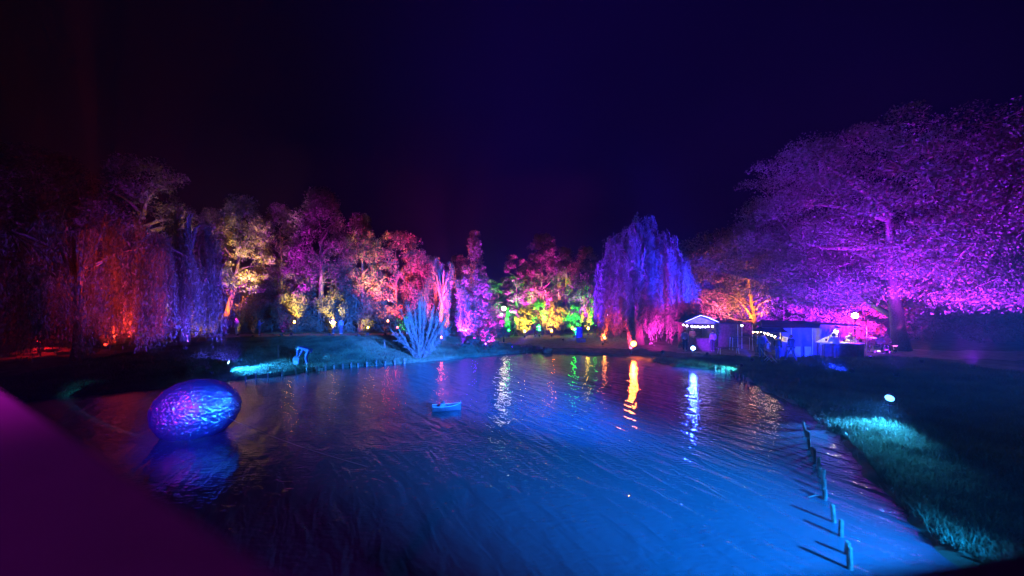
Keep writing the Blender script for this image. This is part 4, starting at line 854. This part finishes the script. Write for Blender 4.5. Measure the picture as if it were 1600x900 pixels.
for k, x in enumerate((-.75, -.28, .42)):
    MB().box((x, -1.64, .37), (.44 if k else .36, .03, .72), bev=.005).obj('lower_panel', M_PALE, tn)
warm = empty('string_light', (TX0-.2, 26.3, TZ), R(-10), 'string of warm bulbs under the left tent awning', 'string light')
MB().tube([(-.5, 0, 1.72), (.1, 0, 1.7), (.6, -.1, 1.55), (1.15, -.2, 1.28)], .012, 5).obj('cable', M_BLACK, warm)
for k, (x, z) in enumerate(((-.45, 1.69), (-.2, 1.68), (.05, 1.67), (.25, 1.62), (.45, 1.56), (.65, 1.48), (.85, 1.38), (1.05, 1.3))):
    MB().ball((x, -.05-.12*max(0, x), z), .045, 8).obj('bulb', lit('warm_bulb', (1, .62, .3), 110), warm, smooth=True)
sg = empty('menu_board', (TX0+1.25, 25.95, TZ), R(-8), 'pale menu board with its own added glow at the tent corner', 'sign')
MB().box((0, 0, 1.22), (.34, .03, .34), ry=R(12)).obj('board', mat('self_lit_cream_board', (.75, .65, .4), .6, emit=(1, .75, .35), estr=.6), sg); MB().tube([(0, .03, 0), (0, .03, 1.1)], .02, 6).obj('stand', M_BLACK, sg)  # board emits faintly in place of lamp light falling on it
for k in range(4): MB().box((-.02+.03*(k % 2), -.022, 1.30-k*.055), (.2, .008, .02), ry=R(12)).obj('writing_line', M_BLACK, sg)
person((X(1176, 28), 27.3, TZ), R(0), 'stand', (.5, .42, .25), DK, 'customer in a beige coat seen from behind at the warm bulbs', hair=(.3, .15, .08))
person((X(1186, 27), 27.2, TZ), R(-20), 'fold', DK, DK, 'dark coated customer between the beige coat and the blue jacket')
person((X(1190, 25.6), 25.6, TZ), R(-10), 'stand', (.2, .24, .6), (.12, .13, .3), 'customer in a light blue jacket left of the pushchair', long=.1)
person((X(1200, 26), 26.0, TZ), R(50), 'lean', NV, (.35, .35, .42), 'customer in dark top and pale trousers beside the pushchair')
person((X(1238, 24.8), 24.9, gz(X(1238, 24.8), 24.9)), R(10), 'walk', DK, (.06, .05, .06), 'dark silhouette walking past the blue tent wall', s=1.03)
person((X(1217, 25.4), 25.5, gz(X(1217, 25.4), 25.5)), R(-70), 'stand', DK, NV, 'dark clothed person left of the white tent panels', s=.98)
# pushchair
pc = empty('pushchair', (X(1205, 24.9), 25.0, gz(X(1205, 24.9), 25)), R(30), 'dark pushchair parked before the tent', 'pushchair')
sheet('seat', (-.2, -.1, .42), (.2, -.1, .42), (.2, .28, .85), (-.2, .28, .85), M_DARKF, 6, 4, .01, 1, pc); sheet('hood', (-.22, .0, .78), (.22, .0, .78), (.22, .32, .98), (-.22, .32, .98), mat('blue_cloth', (.1, .14, .4), .8), 6, 4, .03, 2, pc)
for s_ in (-1, 1):
    MB().tube([(s_*.22, -.3, .12), (s_*.22, .3, .7), (s_*.22, .5, 1.0)], .013, 6).obj('frame', M_PALE, pc); MB().tube([(s_*.22, .34, .12), (s_*.22, .0, .5)], .013, 6).obj('frame', M_PALE, pc)
    for y in (-.3, .34): MB().lathe([(.05, -.02), (.12, -.02), (.13, 0), (.12, .02), (.05, .02)], (s_*.24, y, .13), 14, Matrix.Rotation(R(90), 3, 'Y')).obj('wheel', M_BLACK, pc)
MB().tube([(-.22, .5, 1.0), (.22, .5, 1.0)], .016, 6).obj('handlebar', M_BLACK, pc)
# counter stall
CX0, CX1 = X(1286, 25.2), X(1345, 25.2); CZ = gz((CX0+CX1)/2, 25.3)-.02; cw = CX1-CX0
ct = empty('stall_counter', ((CX0+CX1)/2, 25.4, CZ), R(-3), 'stall counter with a dark cloth skirt and bright top', 'counter')
sheet('skirt', (-cw/2, -.38, .03), (cw/2, -.38, .03), (cw/2, -.38, .93), (-cw/2, -.38, .93), M_DARKF, 44, 4, .03, 9, ct); sheet('skirt', (cw/2, -.38, .03), (cw/2, .38, .03), (cw/2, .38, .93), (cw/2, -.38, .93), M_DARKF, 12, 4, .03, 10, ct)
MB().box((0, 0, .965), (cw+.06, .82, .05), bev=.01).obj('table_top', M_PALE, ct)
for s_ in (-1, 1):
    for q in (-1, 1): MB().box((s_*(cw/2-.1), q*.3, .46), (.05, .05, .92)).obj('leg', M_WOOD, ct)
cn = empty('canopy', ((CX0+CX1)/2, 26.1, CZ), R(-3), 'sagging canopy over the stall counter', 'canopy')
sheet('roof_sheet', (-cw/2-.1, -.9, 2.18), (cw/2+.5, -.9, 2.02), (cw/2+.5, 1.4, 2.1), (-cw/2-.1, 1.4, 2.3), M_TENT, 24, 8, .05, 11, cn)
sheet('side_flap', (-cw/2-.08, -.88, 1.2), (-cw/2+.62, -.9, 1.55), (-cw/2+.9, -.9, 2.14), (-cw/2-.08, -.88, 2.16), M_TENT, 14, 6, .05, 12, cn)
for x in (-cw/2, cw/2+.4):
    for y in (-.85, 1.35): MB().tube([(x, y, 0), (x, y, 2.1)], .022, 8).obj('pole', M_PALE, cn)
hb = empty('hanging_bulb', ((CX0+CX1)/2+.1, 25.6, CZ), 0, 'warm bulb hanging over the stall counter', 'lamp')
MB().tube([(0, .1, 1.76), (0, .1, 2.1)], .006, 5).obj('cord', M_BLACK, hb); MB().ball((0, .1, 1.72), .05, 10).obj('bulb', lit('stall_bulb', (1, .75, .3), 900), hb, smooth=True)
MB().lathe([(.13, 1.75), (.03, 1.83)], (0, .1, 0), 12).obj('shade', M_BLACK, hb)
person((X(1325, 26), 26.05, CZ), R(175), 'lean', (.75, .65, .42), DK, 'vendor in a cream jacket behind the stall counter', hair=(.25, .14, .07))
person((X(1303, 24.8), 24.6, CZ), R(-12), 'lean', (.28, .3, .45), NV, 'customer in a grey blue jacket leaning on the stall counter')
st_ = empty('tent_sign', (X(1296, 25), 25.35, CZ), R(0), 'cream peaked display card at the left end of the counter', 'sign')
mb = MB(); mb.add([(-.55, 0, 1.0), (.25, 0, 1.0), (.25, 0, 1.38), (.05, 0, 1.34), (-.55, .02, 1.04), (-.55, .03, 1.0), (.25, .03, 1.0), (.25, .03, 1.38), (.05, .03, 1.34), (-.55, .04, 1.04)], [(0, 1, 2, 3, 4), (9, 8, 7, 6, 5), (0, 5, 6, 1), (1, 6, 7, 2), (2, 7, 8, 3), (3, 8, 9, 4), (4, 9, 5, 0)])
mb.obj('card', mat('self_lit_cream_board', (.75, .65, .4), .6, emit=(1, .75, .35), estr=.6), st_); MB().ball((.06, -.012, 1.16), .07, 10, (1, .15, 1.3)).obj('emblem', M_BLACK, st_)  # card has the same weak emission standing in for stall light
for k, (dx, hh, cc, lab) in enumerate(((.75, .18, (.8, .75, .6), 'cream mug on the counter beside the vendor'), (.95, .26, (.6, .6, .65), 'grey flask on the counter right of the mug'), (1.12, .15, (.75, .5, .8), 'lilac cup at the right end of the counter'), (-.3, .12, (.7, .6, .3), 'yellow bowl on the counter left of the vendor'))):
    o = MB().lathe([(.05, 0), (.06, .02), (.055+.01*(k % 2), hh*.8), (.04 if k == 1 else .065, hh)], n=12).obj(('mug', 'flask', 'cup', 'bowl')[k], mat('ware_%d' % k, cc, .4), None, ((CX0+CX1)/2+dx, 25.3, CZ+.99), smooth=True); tag(o, lab, ('mug', 'flask', 'cup', 'bowl')[k])
# benches with people right of the counter
bench(1377, 27.6, 'bench left of the big trunk', 1.8)
gx_ = on(1374, 27.6); person((gx_[0], gx_[1], gx_[2]), R(170), 'sit', (.35, .4, .55), DK, 'seated person in pale blue left of the big trunk'); gx_ = on(1384, 27.6); person((gx_[0], gx_[1], gx_[2]), R(150), 'sit', (.5, .25, .25), DK, 'seated person in dull red left of the big trunk')
st2 = empty('bar_table', on(1358, 27.5), 0, 'round standing table right of the counter', 'table')
MB().lathe([(.02, 1.04), (.36, 1.04), (.36, 1.07), (.02, 1.07)], n=18).obj('table_top', M_PALE, st2); MB().tube([(0, 0, .03), (0, 0, 1.04)], .03, 8).obj('column', M_BLACK, st2); MB().lathe([(.26, 0), (.25, .03), (.03, .05)], n=16).obj('foot', M_BLACK, st2)
# tent wash: the deep blue light on tent and stalls
flood(on(1330, 20.5), (X(1245, 26), 26, 2.1), (.006, .02, 1), 26, 60, 'blue floodlight on the dark lawn aimed at the tent', .12, 6)
flood(on(1105, 27.8), (X(1112, 31), 31, 1.8), (.14, .008, 1), 9, 56, 'violet floodlight on the shore aimed at kiosk and booth', .1, 6)
SC.render.engine = 'CYCLES'
# ------------------------------------------------------------------ thin night air that lets the lamps glow
hm_ = bpy.data.materials.new('night_air'); hm_.use_nodes = True; t = hm_.node_tree; t.nodes.clear()
out = nd(t, 'ShaderNodeOutputMaterial'); pv = nd(t, 'ShaderNodeVolumePrincipled'); pv.inputs['Color'].default_value = (.8, .8, .85, 1); pv.inputs['Density'].default_value = .0005; pv.inputs['Anisotropy'].default_value = .3
t.links.new(pv.outputs[0], out.inputs['Volume'])
tag(MB().box((0, 150, 9.5), (1240, 740, 23)).obj('haze', hm_), kind='stuff')
